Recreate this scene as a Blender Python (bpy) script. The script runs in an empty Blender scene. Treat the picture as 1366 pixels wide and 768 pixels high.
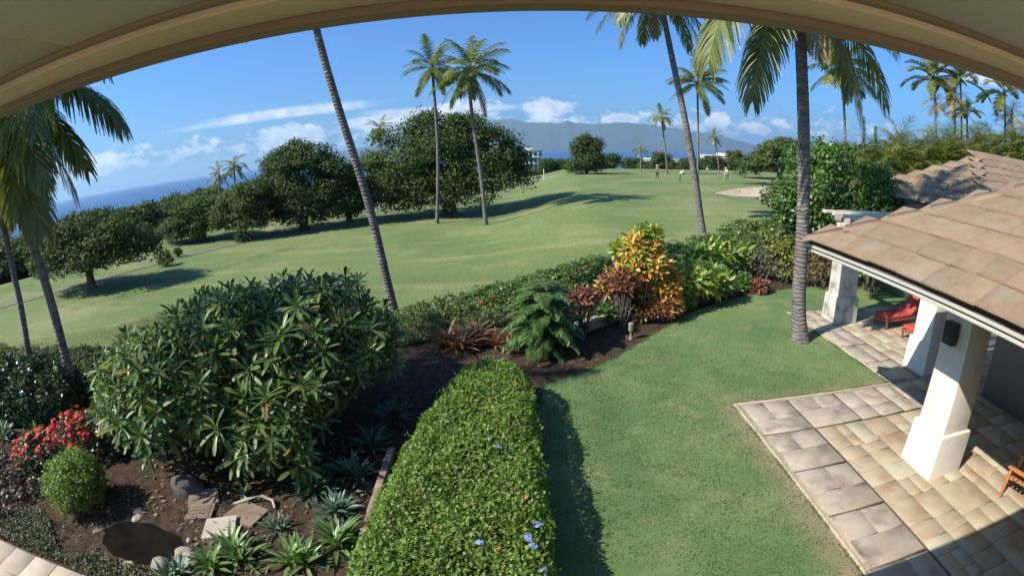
import bpy, bmesh, math, random
import numpy as np
from mathutils import Matrix, Vector
from math import radians, sin, cos, pi

SC = bpy.context.scene
COL = SC.collection

# ------------------------------------------------------------------ camera
CAM_H = 5.2
cam_data = bpy.data.cameras.new('camera')
cam = bpy.data.objects.new('camera', cam_data)
COL.objects.link(cam)
SC.camera = cam
cam_data.type = 'PANO'
cam_data.sensor_fit = 'HORIZONTAL'
cam_data.sensor_width = 36.0
cam_data.clip_start = 0.02
cam_data.clip_end = 120000.0
cy = cam_data.cycles if hasattr(cam_data, 'cycles') else cam_data
cy.panorama_type = 'FISHEYE_LENS_POLYNOMIAL'          # a 130 degree wide lens: angle grows evenly from the axis
cy.fisheye_fov = radians(180)
cy.fisheye_polynomial_k0 = 0.0
cy.fisheye_polynomial_k1 = -(1366.0 / 36.0) / 688.0
cy.fisheye_polynomial_k2 = 0.0
cy.fisheye_polynomial_k3 = 0.0
cy.fisheye_polynomial_k4 = 0.0
cam.matrix_world = Matrix(((0.99948108, 0.0322112, 0.0, 0.0),
                           (-0.00856074, 0.2656312, -0.96403671, 0.0),
                           (-0.03105278, 0.96353646, 0.26576912, CAM_H),
                           (0, 0, 0, 1)))

# ------------------------------------------------------------------ light
SUN_DIR = Vector((1.0, 0.345, -0.96)).normalized()      # the way sunlight travels
SUN_EL = math.asin(-SUN_DIR.z)
SUN_AZ = math.atan2(-SUN_DIR.x, -SUN_DIR.y)             # clockwise from +Y, towards the sun
sun_data = bpy.data.lights.new('sun', 'SUN')
sun_data.energy = 5.0
sun_data.angle = radians(0.53)
sun_data.color = (1.0, 0.93, 0.80)
sun = bpy.data.objects.new('sun', sun_data)
COL.objects.link(sun)
sun.rotation_euler = SUN_DIR.to_track_quat('-Z', 'Y').to_euler()
sun.location = (-60, -20, 60)

SC.view_settings.view_transform = 'Standard'
SC.view_settings.look = 'None'
SC.view_settings.exposure = 0.72
SC.view_settings.gamma = 1.0
SC.cycles.max_bounces = 7
SC.cycles.diffuse_bounces = 3
SC.cycles.glossy_bounces = 3
SC.cycles.transmission_bounces = 4
SC.cycles.transparent_max_bounces = 6
SC.cycles.volume_bounces = 0
SC.cycles.use_denoising = True
SC.cycles.sample_clamp_indirect = 6.0

world = bpy.data.worlds.new('World')
SC.world = world
world.use_nodes = True


def build_world():
    nt = world.node_tree
    N, L = nt.nodes, nt.links
    N.clear()
    out = N.new('ShaderNodeOutputWorld')
    bg = N.new('ShaderNodeBackground')
    bg.inputs['Strength'].default_value = 0.080
    sky = N.new('ShaderNodeTexSky')
    sky.sky_type = 'NISHITA'
    sky.sun_disc = False
    sky.sun_elevation = SUN_EL
    sky.sun_rotation = SUN_AZ
    sky.altitude = 50
    sky.air_density = 1.0
    sky.dust_density = 1.7
    sky.ozone_density = 2.6
    tc = N.new('ShaderNodeTexCoord')
    sep = N.new('ShaderNodeSeparateXYZ')
    L.new(tc.outputs['Generated'], sep.inputs[0])

    def math_(op, a, b=None, c=None, clamp=False):
        n = N.new('ShaderNodeMath'); n.operation = op; n.use_clamp = clamp
        for i, v in enumerate((a, b, c)):
            if v is None: continue
            if isinstance(v, (int, float)): n.inputs[i].default_value = v
            else: L.new(v, n.inputs[i])
        return n.outputs[0]

    x, y, z = sep.outputs
    az = math_('ARCTAN2', x, y)
    el = math_('ARCSINE', z)

    def ramp(v, a, b):
        n = N.new('ShaderNodeMapRange'); n.interpolation_type = 'SMOOTHSTEP'
        L.new(v, n.inputs[0]); n.inputs[1].default_value = a; n.inputs[2].default_value = b
        return n.outputs[0]

    def noise(sa, se, detail, rough, seed, dist=0.0):
        cmb = N.new('ShaderNodeCombineXYZ')
        L.new(math_('MULTIPLY', az, sa), cmb.inputs[0])
        L.new(math_('MULTIPLY', el, se), cmb.inputs[1])
        cmb.inputs[2].default_value = seed
        n = N.new('ShaderNodeTexNoise'); n.inputs['Scale'].default_value = 1.0
        n.inputs['Detail'].default_value = detail; n.inputs['Roughness'].default_value = rough
        n.inputs['Distortion'].default_value = dist
        L.new(cmb.outputs[0], n.inputs['Vector'])
        return n.outputs[0]

    def gauss(v, c, w):
        d = math_('DIVIDE', math_('SUBTRACT', v, c), w)
        return math_('POWER', 2.718, math_('MULTIPLY', math_('MULTIPLY', d, d), -1.0))

    def blob(a, e, wa, we):      # a cumulus of its own: where it stands in azimuth and height
        return math_('MULTIPLY', gauss(az, radians(a), radians(wa)), gauss(el, radians(e), radians(we)))

    # cumulus heaps along the horizon, flat based, all the way round, with the larger heaps over the island
    n1 = noise(26.0, 52.0, 7.0, 0.62, 3.1, 0.25)
    heaps = None
    for b in CLOUDS:
        v = blob(*b)
        heaps = v if heaps is None else math_('MAXIMUM', heaps, v)
    bank = math_('MULTIPLY', gauss(el, radians(2.6), radians(2.3)), math_('ADD', 0.18, math_('MULTIPLY', noise(3.0, 2.0, 2.0, 0.5, 9.0), 0.55)))
    cover = math_('MAXIMUM', math_('MULTIPLY', heaps, 0.95), bank)
    cum = ramp(math_('ADD', n1, math_('MULTIPLY', cover, 0.62)), 0.70, 0.90)
    # long thin streaks of high cloud
    n2 = noise(3.2, 40.0, 5.0, 0.6, 17.0, 0.4)
    streak = None
    for b in STREAKS:
        a, e, wa, we, slope = b
        el2 = math_('SUBTRACT', el, math_('MULTIPLY', math_('SUBTRACT', az, radians(a)), slope))
        v = math_('MULTIPLY', gauss(az, radians(a), radians(wa)), gauss(el2, radians(e), radians(we)))
        streak = v if streak is None else math_('MAXIMUM', streak, v)
    st = math_('MULTIPLY', ramp(math_('ADD', math_('MULTIPLY', n2, 0.75), math_('MULTIPLY', streak, 0.72)), 0.58, 1.0), 0.72)
    fac = math_('MAXIMUM', math_('MULTIPLY', cum, 0.85), st, clamp=True)
    fac = math_('MULTIPLY', fac, ramp(el, radians(-0.5), radians(0.8)))
    # cloud tops are bright, undersides greyer and bluer
    n3 = noise(30.0, 40.0, 4.0, 0.55, 3.4, 0.2)
    ccol = N.new('ShaderNodeMix'); ccol.data_type = 'RGBA'
    L.new(ramp(n3, 0.35, 0.62), ccol.inputs[0])
    ccol.inputs[6].default_value = (6.2, 6.9, 8.0, 1)
    ccol.inputs[7].default_value = (9.6, 9.8, 10.2, 1)
    tint = N.new('ShaderNodeMix'); tint.data_type = 'RGBA'; tint.blend_type = 'MULTIPLY'
    tint.inputs[0].default_value = 1.0
    L.new(sky.outputs[0], tint.inputs[6]); tint.inputs[7].default_value = SKY_TINT
    mix = N.new('ShaderNodeMix'); mix.data_type = 'RGBA'
    L.new(fac, mix.inputs[0]); L.new(tint.outputs[2], mix.inputs[6]); L.new(ccol.outputs[2], mix.inputs[7])
    L.new(mix.outputs[2], bg.inputs['Color'])
    L.new(bg.outputs[0], out.inputs['Surface'])


SKY_TINT = (0.45, 0.89, 1.46, 1)
# azimuth, elevation, half widths (degrees)
CLOUDS = [(-5.0, 4.4, 4.5, 1.6), (4.5, 4.2, 3.2, 1.5), (-13, 3.6, 6.0, 1.2), (12.5, 3.2, 3.2, 0.8), (23.0, 3.2, 1.8, 1.2), (27.5, 2.4, 1.6, 0.8),
          (-24, 2.6, 5.0, 2.0), (-46, 2.6, 6.0, 1.6), (70, 3.0, 9.0, 1.6), (120, 3.2, 12.0, 1.8), (-100, 3.2, 12.0, 1.8), (180, 3.4, 14.0, 1.8)]
STREAKS = [(-24, 5.6, 13.0, 0.75, 0.04), (-6, 4.7, 10.0, 0.6, 0.0), (-35, 15.6, 5.5, 1.1, 0.10), (60, 9.0, 14.0, 0.8, -0.03), (150, 12.0, 20.0, 1.0, 0.05), (-120, 8.0, 18.0, 0.9, 0.05)]
build_world()
# ------------------------------------------------------------------ helpers: objects


def tag(o, label=None, cat=None, group=None, kind=None):
    if label: o['label'] = label
    if cat: o['category'] = cat
    if group: o['group'] = group
    if kind: o['kind'] = kind
    return o


def thing(name, label, cat, loc=(0, 0, 0), rz=0.0, group=None):
    o = bpy.data.objects.new(name, None)
    o.empty_display_size = 0.3
    COL.objects.link(o)
    o.location = loc
    o.rotation_euler = (0, 0, rz)
    return tag(o, label, cat, group)


def link(name, me, parent=None, mat=None):
    o = bpy.data.objects.new(name, me)
    COL.objects.link(o)
    if parent is not None: o.parent = parent
    if mat is not None:
        me.materials.clear(); me.materials.append(mat)
    return o


def copy_tree(o, parent=None):
    c = o.copy()
    COL.objects.link(c)
    if parent is not None:
        c.parent = parent
    for ch in KIDS.get(o.name, []):
        copy_tree(ch, c)
    return c


KIDS = {}


def remember(o):
    for x in SC.objects:
        if x.parent is not None:
            KIDS.setdefault(x.parent.name, [])
            if x not in KIDS[x.parent.name]: KIDS[x.parent.name].append(x)


class Geo:
    """collects vertices and faces, then builds one mesh"""
    def __init__(s):
        s.v, s.f, s.n, s.m = [], [], 0, []

    def add(s, V, F, mi=0):
        V = np.asarray(V, float).reshape(-1, 3)
        F = np.asarray(F, int)
        s.v.append(V); s.f.append(F + s.n); s.m.append(np.full(len(F), mi)); s.n += len(V)
        return s

    def box(s, lo, hi, mi=0, M=None):
        x0, y0, z0 = lo; x1, y1, z1 = hi
        V = np.array([(x0, y0, z0), (x1, y0, z0), (x1, y1, z0), (x0, y1, z0), (x0, y0, z1), (x1, y0, z1), (x1, y1, z1), (x0, y1, z1)], float)
        if M is not None:
            A = np.array(M); V = V @ A[:3, :3].T + A[:3, 3]
        return s.add(V, [(0, 3, 2, 1), (4, 5, 6, 7), (0, 1, 5, 4), (1, 2, 6, 5), (2, 3, 7, 6), (3, 0, 4, 7)], mi)

    def bar(s, p, q, w, h, mi=0):
        p, q = Vector(p), Vector(q)
        d = q - p; l = d.length
        y = d.normalized(); up = Vector((0, 0, 1)) if abs(y.z) < 0.95 else Vector((1, 0, 0))
        x = y.cross(up).normalized(); z = x.cross(y)
        M = Matrix((x, y, z)).transposed().to_4x4(); M.translation = p
        return s.box((-w / 2, 0, -h / 2), (w / 2, l, h / 2), mi, M)

    def tube(s, pts, rad, k=8, mi=0, cap=True):
        pts = [Vector(p) for p in pts]
        rad = [rad] * len(pts) if isinstance(rad, (int, float)) else list(rad)
        V, F = [], []
        ref = Vector((1, 0.13, 0.05)).normalized()
        for i, p in enumerate(pts):
            t = (pts[min(i + 1, len(pts) - 1)] - pts[max(i - 1, 0)]).normalized()
            a = (ref - t * ref.dot(t)).normalized(); b = t.cross(a)
            for j in range(k):
                an = 2 * pi * j / k
                V.append(p + (a * cos(an) + b * sin(an)) * rad[i])
        for i in range(len(pts) - 1):
            for j in range(k):
                F.append((i * k + j, i * k + (j + 1) % k, (i + 1) * k + (j + 1) % k, (i + 1) * k + j))
        s.add(V, F, mi)
        if cap:
            n = s.n
            for i, sg in ((0, -1), (len(pts) - 1, 1)):
                c = pts[i]
                ring = [V[i * k + j] for j in range(k)]
                W = ring + [c]
                T = [((j + 1) % k, j, k, k) if sg < 0 else (j, (j + 1) % k, k, k) for j in range(k)]
                s.add(W, np.array([t[:3] for t in T]), mi)
        return s

    def prism(s, poly, z0, z1, mi=0):
        n = len(poly)
        V = [(x, y, z0) for x, y in poly] + [(x, y, z1) for x, y in poly]
        s.add(V, [(i, (i + 1) % n, n + (i + 1) % n, n + i) for i in range(n)], mi)
        c = np.mean(np.array(poly, float), axis=0)
        s.add([(x, y, z1) for x, y in poly] + [(c[0], c[1], z1)], [(i, (i + 1) % n, n) for i in range(n)], mi)
        return s

    def lathe(s, prof, k=14, mi=0, M=None):
        V, F = [], []
        for r, z in prof:
            for j in range(k):
                V.append((r * cos(2 * pi * j / k), r * sin(2 * pi * j / k), z))
        for i in range(len(prof) - 1):
            for j in range(k):
                F.append((i * k + j, i * k + (j + 1) % k, (i + 1) * k + (j + 1) % k, (i + 1) * k + j))
        V = np.array(V)
        if M is not None:
            A = np.array(M); V = V @ A[:3, :3].T + A[:3, 3]
        return s.add(V, F, mi)

    def mesh(s, name, mats=(), smooth=False):
        me = bpy.data.meshes.new(name)
        if not s.v: return me
        V = np.concatenate(s.v)
        sizes = np.concatenate([np.full(len(f), f.shape[1]) for f in s.f])
        loops = np.concatenate([f.reshape(-1) for f in s.f])
        me.vertices.add(len(V)); me.vertices.foreach_set('co', V.reshape(-1).astype(np.float32))
        me.loops.add(len(loops)); me.loops.foreach_set('vertex_index', loops.astype(np.int32))
        me.polygons.add(len(sizes))
        st = np.concatenate(([0], np.cumsum(sizes)[:-1]))
        me.polygons.foreach_set('loop_start', st.astype(np.int32))
        me.polygons.foreach_set('loop_total', sizes.astype(np.int32))
        me.polygons.foreach_set('material_index', np.concatenate(s.m).astype(np.int32))
        if smooth: me.polygons.foreach_set('use_smooth', np.ones(len(sizes), bool))
        me.update(calc_edges=True)
        me.validate()
        for m in (mats if isinstance(mats, (list, tuple)) else [mats]): me.materials.append(m)
        return me

    def obj(s, name, mats=(), parent=None, smooth=False):
        return link(name, s.mesh(name, mats, smooth), parent)


def bevel(o, w=0.02, seg=2):
    m = o.modifiers.new('bevel', 'BEVEL'); m.width = w; m.segments = seg; m.limit_method = 'ANGLE'
    return o


def frames(P, D, N, S, W=None):
    """k 4x4 matrices: Y along D, Z near N, scale S (length), W (width)"""
    P, D, N = (np.asarray(a, float) for a in (P, D, N))
    D = D / np.linalg.norm(D, axis=1, keepdims=True)
    X = np.cross(D, N); X /= np.maximum(np.linalg.norm(X, axis=1, keepdims=True), 1e-6)
    Z = np.cross(X, D)
    S = np.broadcast_to(np.asarray(S, float), (len(P),)); W = S if W is None else np.broadcast_to(np.asarray(W, float), (len(P),))
    M = np.zeros((len(P), 4, 4))
    M[:, :3, 0] = X * W[:, None]; M[:, :3, 1] = D * S[:, None]; M[:, :3, 2] = Z * S[:, None]; M[:, :3, 3] = P; M[:, 3, 3] = 1
    return M


def inst(geo, T, M, mi=0):
    """adds template T=(V,F) once per matrix"""
    V, F = np.asarray(T[0], float), np.asarray(T[1], int)
    if len(M) == 0: return
    W = np.einsum('kij,nj->kni', M[:, :3, :3], V) + M[:, None, :3, 3]
    FF = F[None] + (np.arange(len(M)) * len(V))[:, None, None]
    geo.add(W.reshape(-1, 3), FF.reshape(-1, F.shape[1]), mi)


def leaf_tmpl(w=0.25, fold=0.06, bend=0.1):
    return ([(0, 0, 0), (w, 0.45, fold), (0, 1, -bend), (-w, 0.45, fold), (0, 0.5, 0)], [(0, 1, 4), (1, 2, 4), (2, 3, 4), (3, 0, 4)])


def leaf_long(w=0.13, fold=0.04, bend=0.25, n=4, tip=0.85, base=0.35, end=0.12):
    """a long leaf with a midrib, widest at tip*length"""
    V, F = [], []
    for i in range(n + 1):
        t = i / n
        ww = w * (base + (1 - base) * min(1, t / tip)) if t < tip else w * max(end, math.sqrt(max(0, 1 - ((t - tip) / (1 - tip)) ** 2)))
        if i == 0: ww = w * 0.12
        z = -bend * t * t
        V += [(-ww, t, z + fold * (ww / w)), (0, t, z), (ww, t, z + fold * (ww / w))]
    for i in range(n):
        a = 3 * i
        F += [(a, a + 1, a + 4, a + 3), (a + 1, a + 2, a + 5, a + 4)]
    return V, F


QUAD = ([(-0.5, 0, 0), (0.5, 0, 0), (0.5, 1, 0), (-0.5, 1, 0)], [(0, 1, 2, 3)])


def rnd_unit(rng, n):
    v = rng.normal(size=(n, 3)); return v / np.linalg.norm(v, axis=1, keepdims=True)


def in_poly(P, poly):
    x, y = P[:, 0], P[:, 1]
    c = np.zeros(len(P), bool); n = len(poly)
    for i in range(n):
        x0, y0 = poly[i]; x1, y1 = poly[(i + 1) % n]
        t = ((y0 > y) != (y1 > y)) & (x < (x1 - x0) * (y - y0) / ((y1 - y0) if y1 != y0 else 1e-9) + x0)
        c ^= t
    return c


def dist_poly(P, poly, closed=True):
    best = np.full(len(P), 1e9); n = len(poly)
    for i in range(n if closed else n - 1):
        a = np.array(poly[i], float); b = np.array(poly[(i + 1) % n], float)
        d = b - a; t = np.clip(((P - a) @ d) / max(d @ d, 1e-9), 0, 1)
        best = np.minimum(best, np.linalg.norm(P - (a + t[:, None] * d), axis=1))
    return best


def smooth_poly(poly, it=2, closed=True):
    p = np.array(poly, float)
    for _ in range(it):
        if closed:
            q = np.roll(p, -1, axis=0)
            p = np.stack([p * .75 + q * .25, p * .25 + q * .75], 1).reshape(-1, p.shape[1])
        else:
            a, b = p[:-1], p[1:]
            m = np.stack([a * .75 + b * .25, a * .25 + b * .75], 1).reshape(-1, p.shape[1])
            p = np.concatenate([p[:1], m, p[-1:]])
    return p


# ------------------------------------------------------------------ helpers: materials
def new_mat(name):
    m = bpy.data.materials.new(name)
    m.use_nodes = True
    nt = m.node_tree
    return m, nt, nt.nodes, nt.links, nt.nodes['Principled BSDF']


def leaf_mat(name, cols, rough=0.45, trans=0.25, spec=0.5, tcol=None):
    """leaves: each leaf takes its own colour between the given ones, thin enough to let some light through"""
    m, nt, N, L, B = new_mat(name)
    g = N.new('ShaderNodeNewGeometry'); oi = N.new('ShaderNodeObjectInfo')
    ad = N.new('ShaderNodeMath'); ad.operation = 'ADD'
    L.new(g.outputs['Random Per Island'], ad.inputs[0]); L.new(oi.outputs['Random'], ad.inputs[1])
    fr = N.new('ShaderNodeMath'); fr.operation = 'FRACT'; L.new(ad.outputs[0], fr.inputs[0])
    r = N.new('ShaderNodeValToRGB'); L.new(fr.outputs[0], r.inputs[0])
    e = r.color_ramp.elements
    for i, c in enumerate(cols):
        p = i / max(1, len(cols) - 1)
        el = e[i] if i < 2 else e.new(p)
        el.position = p; el.color = (*c, 1)
    e[len(cols) - 1].color = (*cols[-1], 1)
    L.new(r.outputs[0], B.inputs['Base Color'])
    B.inputs['Roughness'].default_value = rough
    B.inputs['Specular IOR Level'].default_value = spec
    if trans > 0:
        out = N['Material Output']
        t = N.new('ShaderNodeBsdfTranslucent')
        mx = N.new('ShaderNodeMixShader'); mx.inputs[0].default_value = trans
        tm = N.new('ShaderNodeMix'); tm.data_type = 'RGBA'; tm.blend_type = 'MULTIPLY'; tm.inputs[0].default_value = 1.0
        L.new(r.outputs[0], tm.inputs[6]); tm.inputs[7].default_value = (*(tcol or (1.5, 1.6, 0.6)), 1)
        L.new(tm.outputs[2], t.inputs['Color'])
        L.new(B.outputs[0], mx.inputs[1]); L.new(t.outputs[0], mx.inputs[2]); L.new(mx.outputs[0], out.inputs['Surface'])
    return m


def noise_mat(name, c1, c2, scale=4.0, detail=6.0, rough=0.8, bump=0.0, bscale=None, stretch=(1, 1, 1), lo=0.35, hi=0.65, objrand=0.0, spec=0.3, coords='Object', c3=None, c3scale=0.5, c3lo=0.5, c3hi=0.7):
    m, nt, N, L, B = new_mat(name)
    tc = N.new('ShaderNodeTexCoord'); mp = N.new('ShaderNodeMapping')
    mp.inputs['Scale'].default_value = stretch
    src = tc.outputs[coords]
    if objrand > 0:
        oi = N.new('ShaderNodeObjectInfo')
        vm = N.new('ShaderNodeVectorMath'); vm.operation = 'MULTIPLY_ADD'
        cmb = N.new('ShaderNodeCombineXYZ')
        for i in range(3): L.new(oi.outputs['Random'], cmb.inputs[i])
        L.new(cmb.outputs[0], vm.inputs[0]); vm.inputs[1].default_value = (37, 53, 71); L.new(src, vm.inputs[2])
        src = vm.outputs[0]
    L.new(src, mp.inputs[0])
    n = N.new('ShaderNodeTexNoise'); n.inputs['Scale'].default_value = scale; n.inputs['Detail'].default_value = detail; n.inputs['Roughness'].default_value = 0.62
    L.new(mp.outputs[0], n.inputs['Vector'])
    r = N.new('ShaderNodeValToRGB'); L.new(n.outputs[0], r.inputs[0])
    r.color_ramp.elements[0].position = lo; r.color_ramp.elements[0].color = (*c1, 1)
    r.color_ramp.elements[1].position = hi; r.color_ramp.elements[1].color = (*c2, 1)
    col = r.outputs[0]
    if c3 is not None:
        n3 = N.new('ShaderNodeTexNoise'); n3.inputs['Scale'].default_value = c3scale; n3.inputs['Detail'].default_value = 4.0
        L.new(mp.outputs[0], n3.inputs['Vector'])
        mr = N.new('ShaderNodeMapRange'); L.new(n3.outputs[0], mr.inputs[0]); mr.inputs[1].default_value = c3lo; mr.inputs[2].default_value = c3hi
        mx = N.new('ShaderNodeMix'); mx.data_type = 'RGBA'
        L.new(mr.outputs[0], mx.inputs[0]); L.new(col, mx.inputs[6]); mx.inputs[7].default_value = (*c3, 1)
        col = mx.outputs[2]
    if objrand > 0:
        hs = N.new('ShaderNodeHueSaturation')
        mr = N.new('ShaderNodeMapRange'); L.new(oi.outputs['Random'], mr.inputs[0]); mr.inputs[3].default_value = 1 - objrand; mr.inputs[4].default_value = 1 + objrand
        L.new(mr.outputs[0], hs.inputs['Value']); L.new(col, hs.inputs['Color']); col = hs.outputs[0]
    L.new(col, B.inputs['Base Color'])
    B.inputs['Roughness'].default_value = rough
    B.inputs['Specular IOR Level'].default_value = spec
    if bump > 0:
        nb = N.new('ShaderNodeTexNoise'); nb.inputs['Scale'].default_value = bscale or scale * 4; nb.inputs['Detail'].default_value = 6
        L.new(mp.outputs[0], nb.inputs['Vector'])
        b = N.new('ShaderNodeBump'); b.inputs['Strength'].default_value = bump; b.inputs['Distance'].default_value = 0.02
        L.new(nb.outputs[0], b.inputs['Height']); L.new(b.outputs[0], B.inputs['Normal'])
    return m
# ------------------------------------------------------------------ the lie of the land
def sstep(t):
    t = np.clip(t, 0, 1); return t * t * (3 - 2 * t)


BERM1 = [(-19.5, 11.0), (-17.3, 12.5), (-14.55, 13.9), (-13.1, 16.0), (-11.5, 19.0)]
BERM2 = [(-21.5, 17.2), (-20.5, 18.5), (-18.2, 20.9), (-15.5, 26.2), (-14.0, 30.0)]
BUNKER = [(17.7, 42.9), (18.6, 40.3), (21.4, 40.4), (24.2, 41.9), (28.6, 46.4), (31.6, 53.2), (30.2, 54.6), (26.4, 51.0), (22.6, 48.6), (20.0, 45.2)]


def gz(x, y):
    """height of the ground: level garden, a raised green to the right, hillside falling to the sea beyond"""
    x = np.asarray(x, float); y = np.asarray(y, float)
    r = np.hypot(x, y); az = np.degrees(np.arctan2(x, y))
    z = 1.35 * sstep((y - 18) / 15) * sstep((x + 2.6 - 0.10 * (y - 36)) / 9.0)
    z = z + 0.5 * sstep((y - 60) / 30) * sstep((x - 28) / 25) * sstep((140 - y) / 40)
    lf = sstep((-az - 27) / 14)
    d0 = 96 - 50 * lf
    z = z - np.minimum((0.105 + 0.055 * lf) * np.maximum(r - d0, 0) + 0.00004 * np.maximum(r - d0, 0) ** 2, 60)
    P = np.stack([x.ravel(), y.ravel()], 1)
    near = (r < 60).ravel()
    if near.any():
        b = np.zeros(len(P))
        for poly, h, w in ((BERM1, 0.46, 0.50), (BERM2, 0.17, 0.33)):
            b[near] += h * np.exp(-(dist_poly(P[near], poly, closed=False) / w) ** 2)
        z = z + b.reshape(z.shape)
    z = z + 0.03 * sstep((r - 22) / 20) * (np.sin(x * 0.31 + 1.3) * np.cos(y * 0.23) + 0.6 * np.sin(x * 0.11 - y * 0.17))
    nb = ((np.abs(x - 25) < 10) & (np.abs(y - 47) < 11)).ravel()
    if nb.any():
        dz = np.zeros(len(P))
        ins = in_poly(P[nb], BUNKER)
        dz[nb] = np.where(ins, 0.5 * sstep(dist_poly(P[nb], BUNKER) / 1.3), 0)
        z = z - dz.reshape(z.shape)
    return z


def gz1(x, y):
    return float(gz(np.array([x]), np.array([y]))[0])


# ------------------------------------------------------------------ ground, water, far hills
def grass_mat(name, base, light, dry, patch=0.25, fine=22.0, streak=True, drylo=0.52, dryhi=0.75, worn=False):
    m, nt, N, L, B = new_mat(name)
    tc = N.new('ShaderNodeTexCoord'); P = tc.outputs['Object']

    def noise(scale, detail, stretch=None, rot=0.0, rough=0.55):
        v = P
        if stretch:
            mp = N.new('ShaderNodeMapping'); mp.inputs['Scale'].default_value = stretch; mp.inputs['Rotation'].default_value = (0, 0, rot)
            L.new(P, mp.inputs[0]); v = mp.outputs[0]
        n = N.new('ShaderNodeTexNoise'); n.inputs['Scale'].default_value = scale; n.inputs['Detail'].default_value = detail; n.inputs['Roughness'].default_value = rough
        L.new(v, n.inputs['Vector']); return n.outputs[0]

    def rng_(v, a, b):
        r = N.new('ShaderNodeMapRange'); L.new(v, r.inputs[0]); r.inputs[1].default_value = a; r.inputs[2].default_value = b; return r.outputs[0]

    def mixc(f, a, b):
        x = N.new('ShaderNodeMix'); x.data_type = 'RGBA'; L.new(f, x.inputs[0])
        for i, c in ((6, a), (7, b)):
            if isinstance(c, tuple): x.inputs[i].default_value = (*c, 1)
            else: L.new(c, x.inputs[i])
        return x.outputs[2]
    c = mixc(rng_(noise(patch, 5), 0.36, 0.66), base, light)
    dry_f = rng_(noise(patch * 1.9, 6, rough=0.65), drylo, dryhi)
    c = mixc(dry_f, c, dry)
    if streak:
        c = mixc(rng_(noise(0.55, 5, (0.16, 1.2, 1), 0.32, 0.7), 0.52, 0.74), c, dry)
        c = mixc(rng_(noise(1.7, 7, (0.5, 1.0, 1), 0.3, 0.75), 0.50, 0.72), c, light)
        c = mixc(rng_(noise(0.35, 4, (1.0, 0.12, 1), 0.5, 0.6), 0.58, 0.80), c, base)
    if worn:      # bare earth where feet leave the paving and along the bed
        sp = N.new('ShaderNodeSeparateXYZ'); L.new(P, sp.inputs[0])

        def m2(op, a, b):
            n = N.new('ShaderNodeMath'); n.operation = op
            for i, v in enumerate((a, b)):
                if isinstance(v, (int, float)): n.inputs[i].default_value = v
                else: L.new(v, n.inputs[i])
            return n.outputs[0]
        wn = noise(1.3, 6, rough=0.7)
        e1 = m2('ADD', m2('MULTIPLY', m2('SUBTRACT', sp.outputs[0], 4.58), 1.5), m2('MULTIPLY', m2('SUBTRACT', wn, 0.5), 3.4))
        w1 = m2('MULTIPLY', rng_(e1, -0.75, 0.25), rng_(sp.outputs[1], 9.6, 8.6))
        e2 = m2('ADD', m2('MULTIPLY', m2('SUBTRACT', 9.0, sp.outputs[1]), 2.6), m2('MULTIPLY', m2('SUBTRACT', wn, 0.5), 3.0))
        w2 = m2('MULTIPLY', m2('MULTIPLY', rng_(e2, -0.7, 0.2), rng_(sp.outputs[0], 4.0, 4.6)), rng_(sp.outputs[1], 9.9, 9.2))
        c = mixc(m2('MULTIPLY', m2('MAXIMUM', w1, w2), 0.85), c, (0.27, 0.205, 0.135))
    fn = noise(fine, 5, rough=0.75)
    hs = N.new('ShaderNodeHueSaturation'); r = rng_(fn, 0.28, 0.72)
    mr = N.new('ShaderNodeMapRange'); L.new(r, mr.inputs[0]); mr.inputs[3].default_value = 0.68; mr.inputs[4].default_value = 1.32
    L.new(mr.outputs[0], hs.inputs['Value']); L.new(c, hs.inputs['Color'])
    L.new(hs.outputs[0], B.inputs['Base Color'])
    B.inputs['Roughness'].default_value = 0.9; B.inputs['Specular IOR Level'].default_value = 0.12
    b = N.new('ShaderNodeBump'); b.inputs['Strength'].default_value = 0.55; b.inputs['Distance'].default_value = 0.03
    L.new(noise(fine * 2.2, 4, rough=0.8), b.inputs['Height']); L.new(b.outputs[0], B.inputs['Normal'])
    return m


M_FAIRWAY = grass_mat('fairway_grass', (0.098, 0.148, 0.050), (0.152, 0.192, 0.072), (0.245, 0.240, 0.118), patch=0.11, fine=9.0)
M_LAWN = grass_mat('lawn_grass', (0.084, 0.150, 0.056), (0.140, 0.198, 0.078), (0.230, 0.240, 0.120), patch=0.42, fine=30.0, streak=False, drylo=0.50, dryhi=0.80, worn=True)
M_SOIL = noise_mat('bed_soil', (0.020, 0.013, 0.009), (0.092, 0.061, 0.042), scale=5.0, detail=9, rough=0.95, bump=0.9, bscale=24, lo=0.3, hi=0.72, spec=0.1)
M_SAND = noise_mat('bunker_sand', (0.42, 0.33, 0.235), (0.50, 0.405, 0.30), scale=0.9, rough=0.95, bump=0.3, bscale=5)

ax = np.concatenate([-np.geomspace(2600, 34, 24), np.arange(-33, 13, 0.36), np.arange(13, 46, 0.8), np.geomspace(47, 2600, 24)])
ay = np.concatenate([[-400, -120, -40, -12, -4], np.arange(0, 46, 0.36), np.arange(46, 112, 0.9), np.geomspace(113, 2600, 26)])
X, Y = np.meshgrid(ax, ay)
Zg = gz(X, Y)
nx, ny = len(ax), len(ay)
idx = np.arange(nx * ny).reshape(ny, nx)
g = Geo()
g.add(np.stack([X.ravel(), Y.ravel(), Zg.ravel()], 1), np.stack([idx[:-1, :-1].ravel(), idx[:-1, 1:].ravel(), idx[1:, 1:].ravel(), idx[1:, :-1].ravel()], 1))
tag(g.obj('fairway', M_FAIRWAY, smooth=True), kind='structure')


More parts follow.
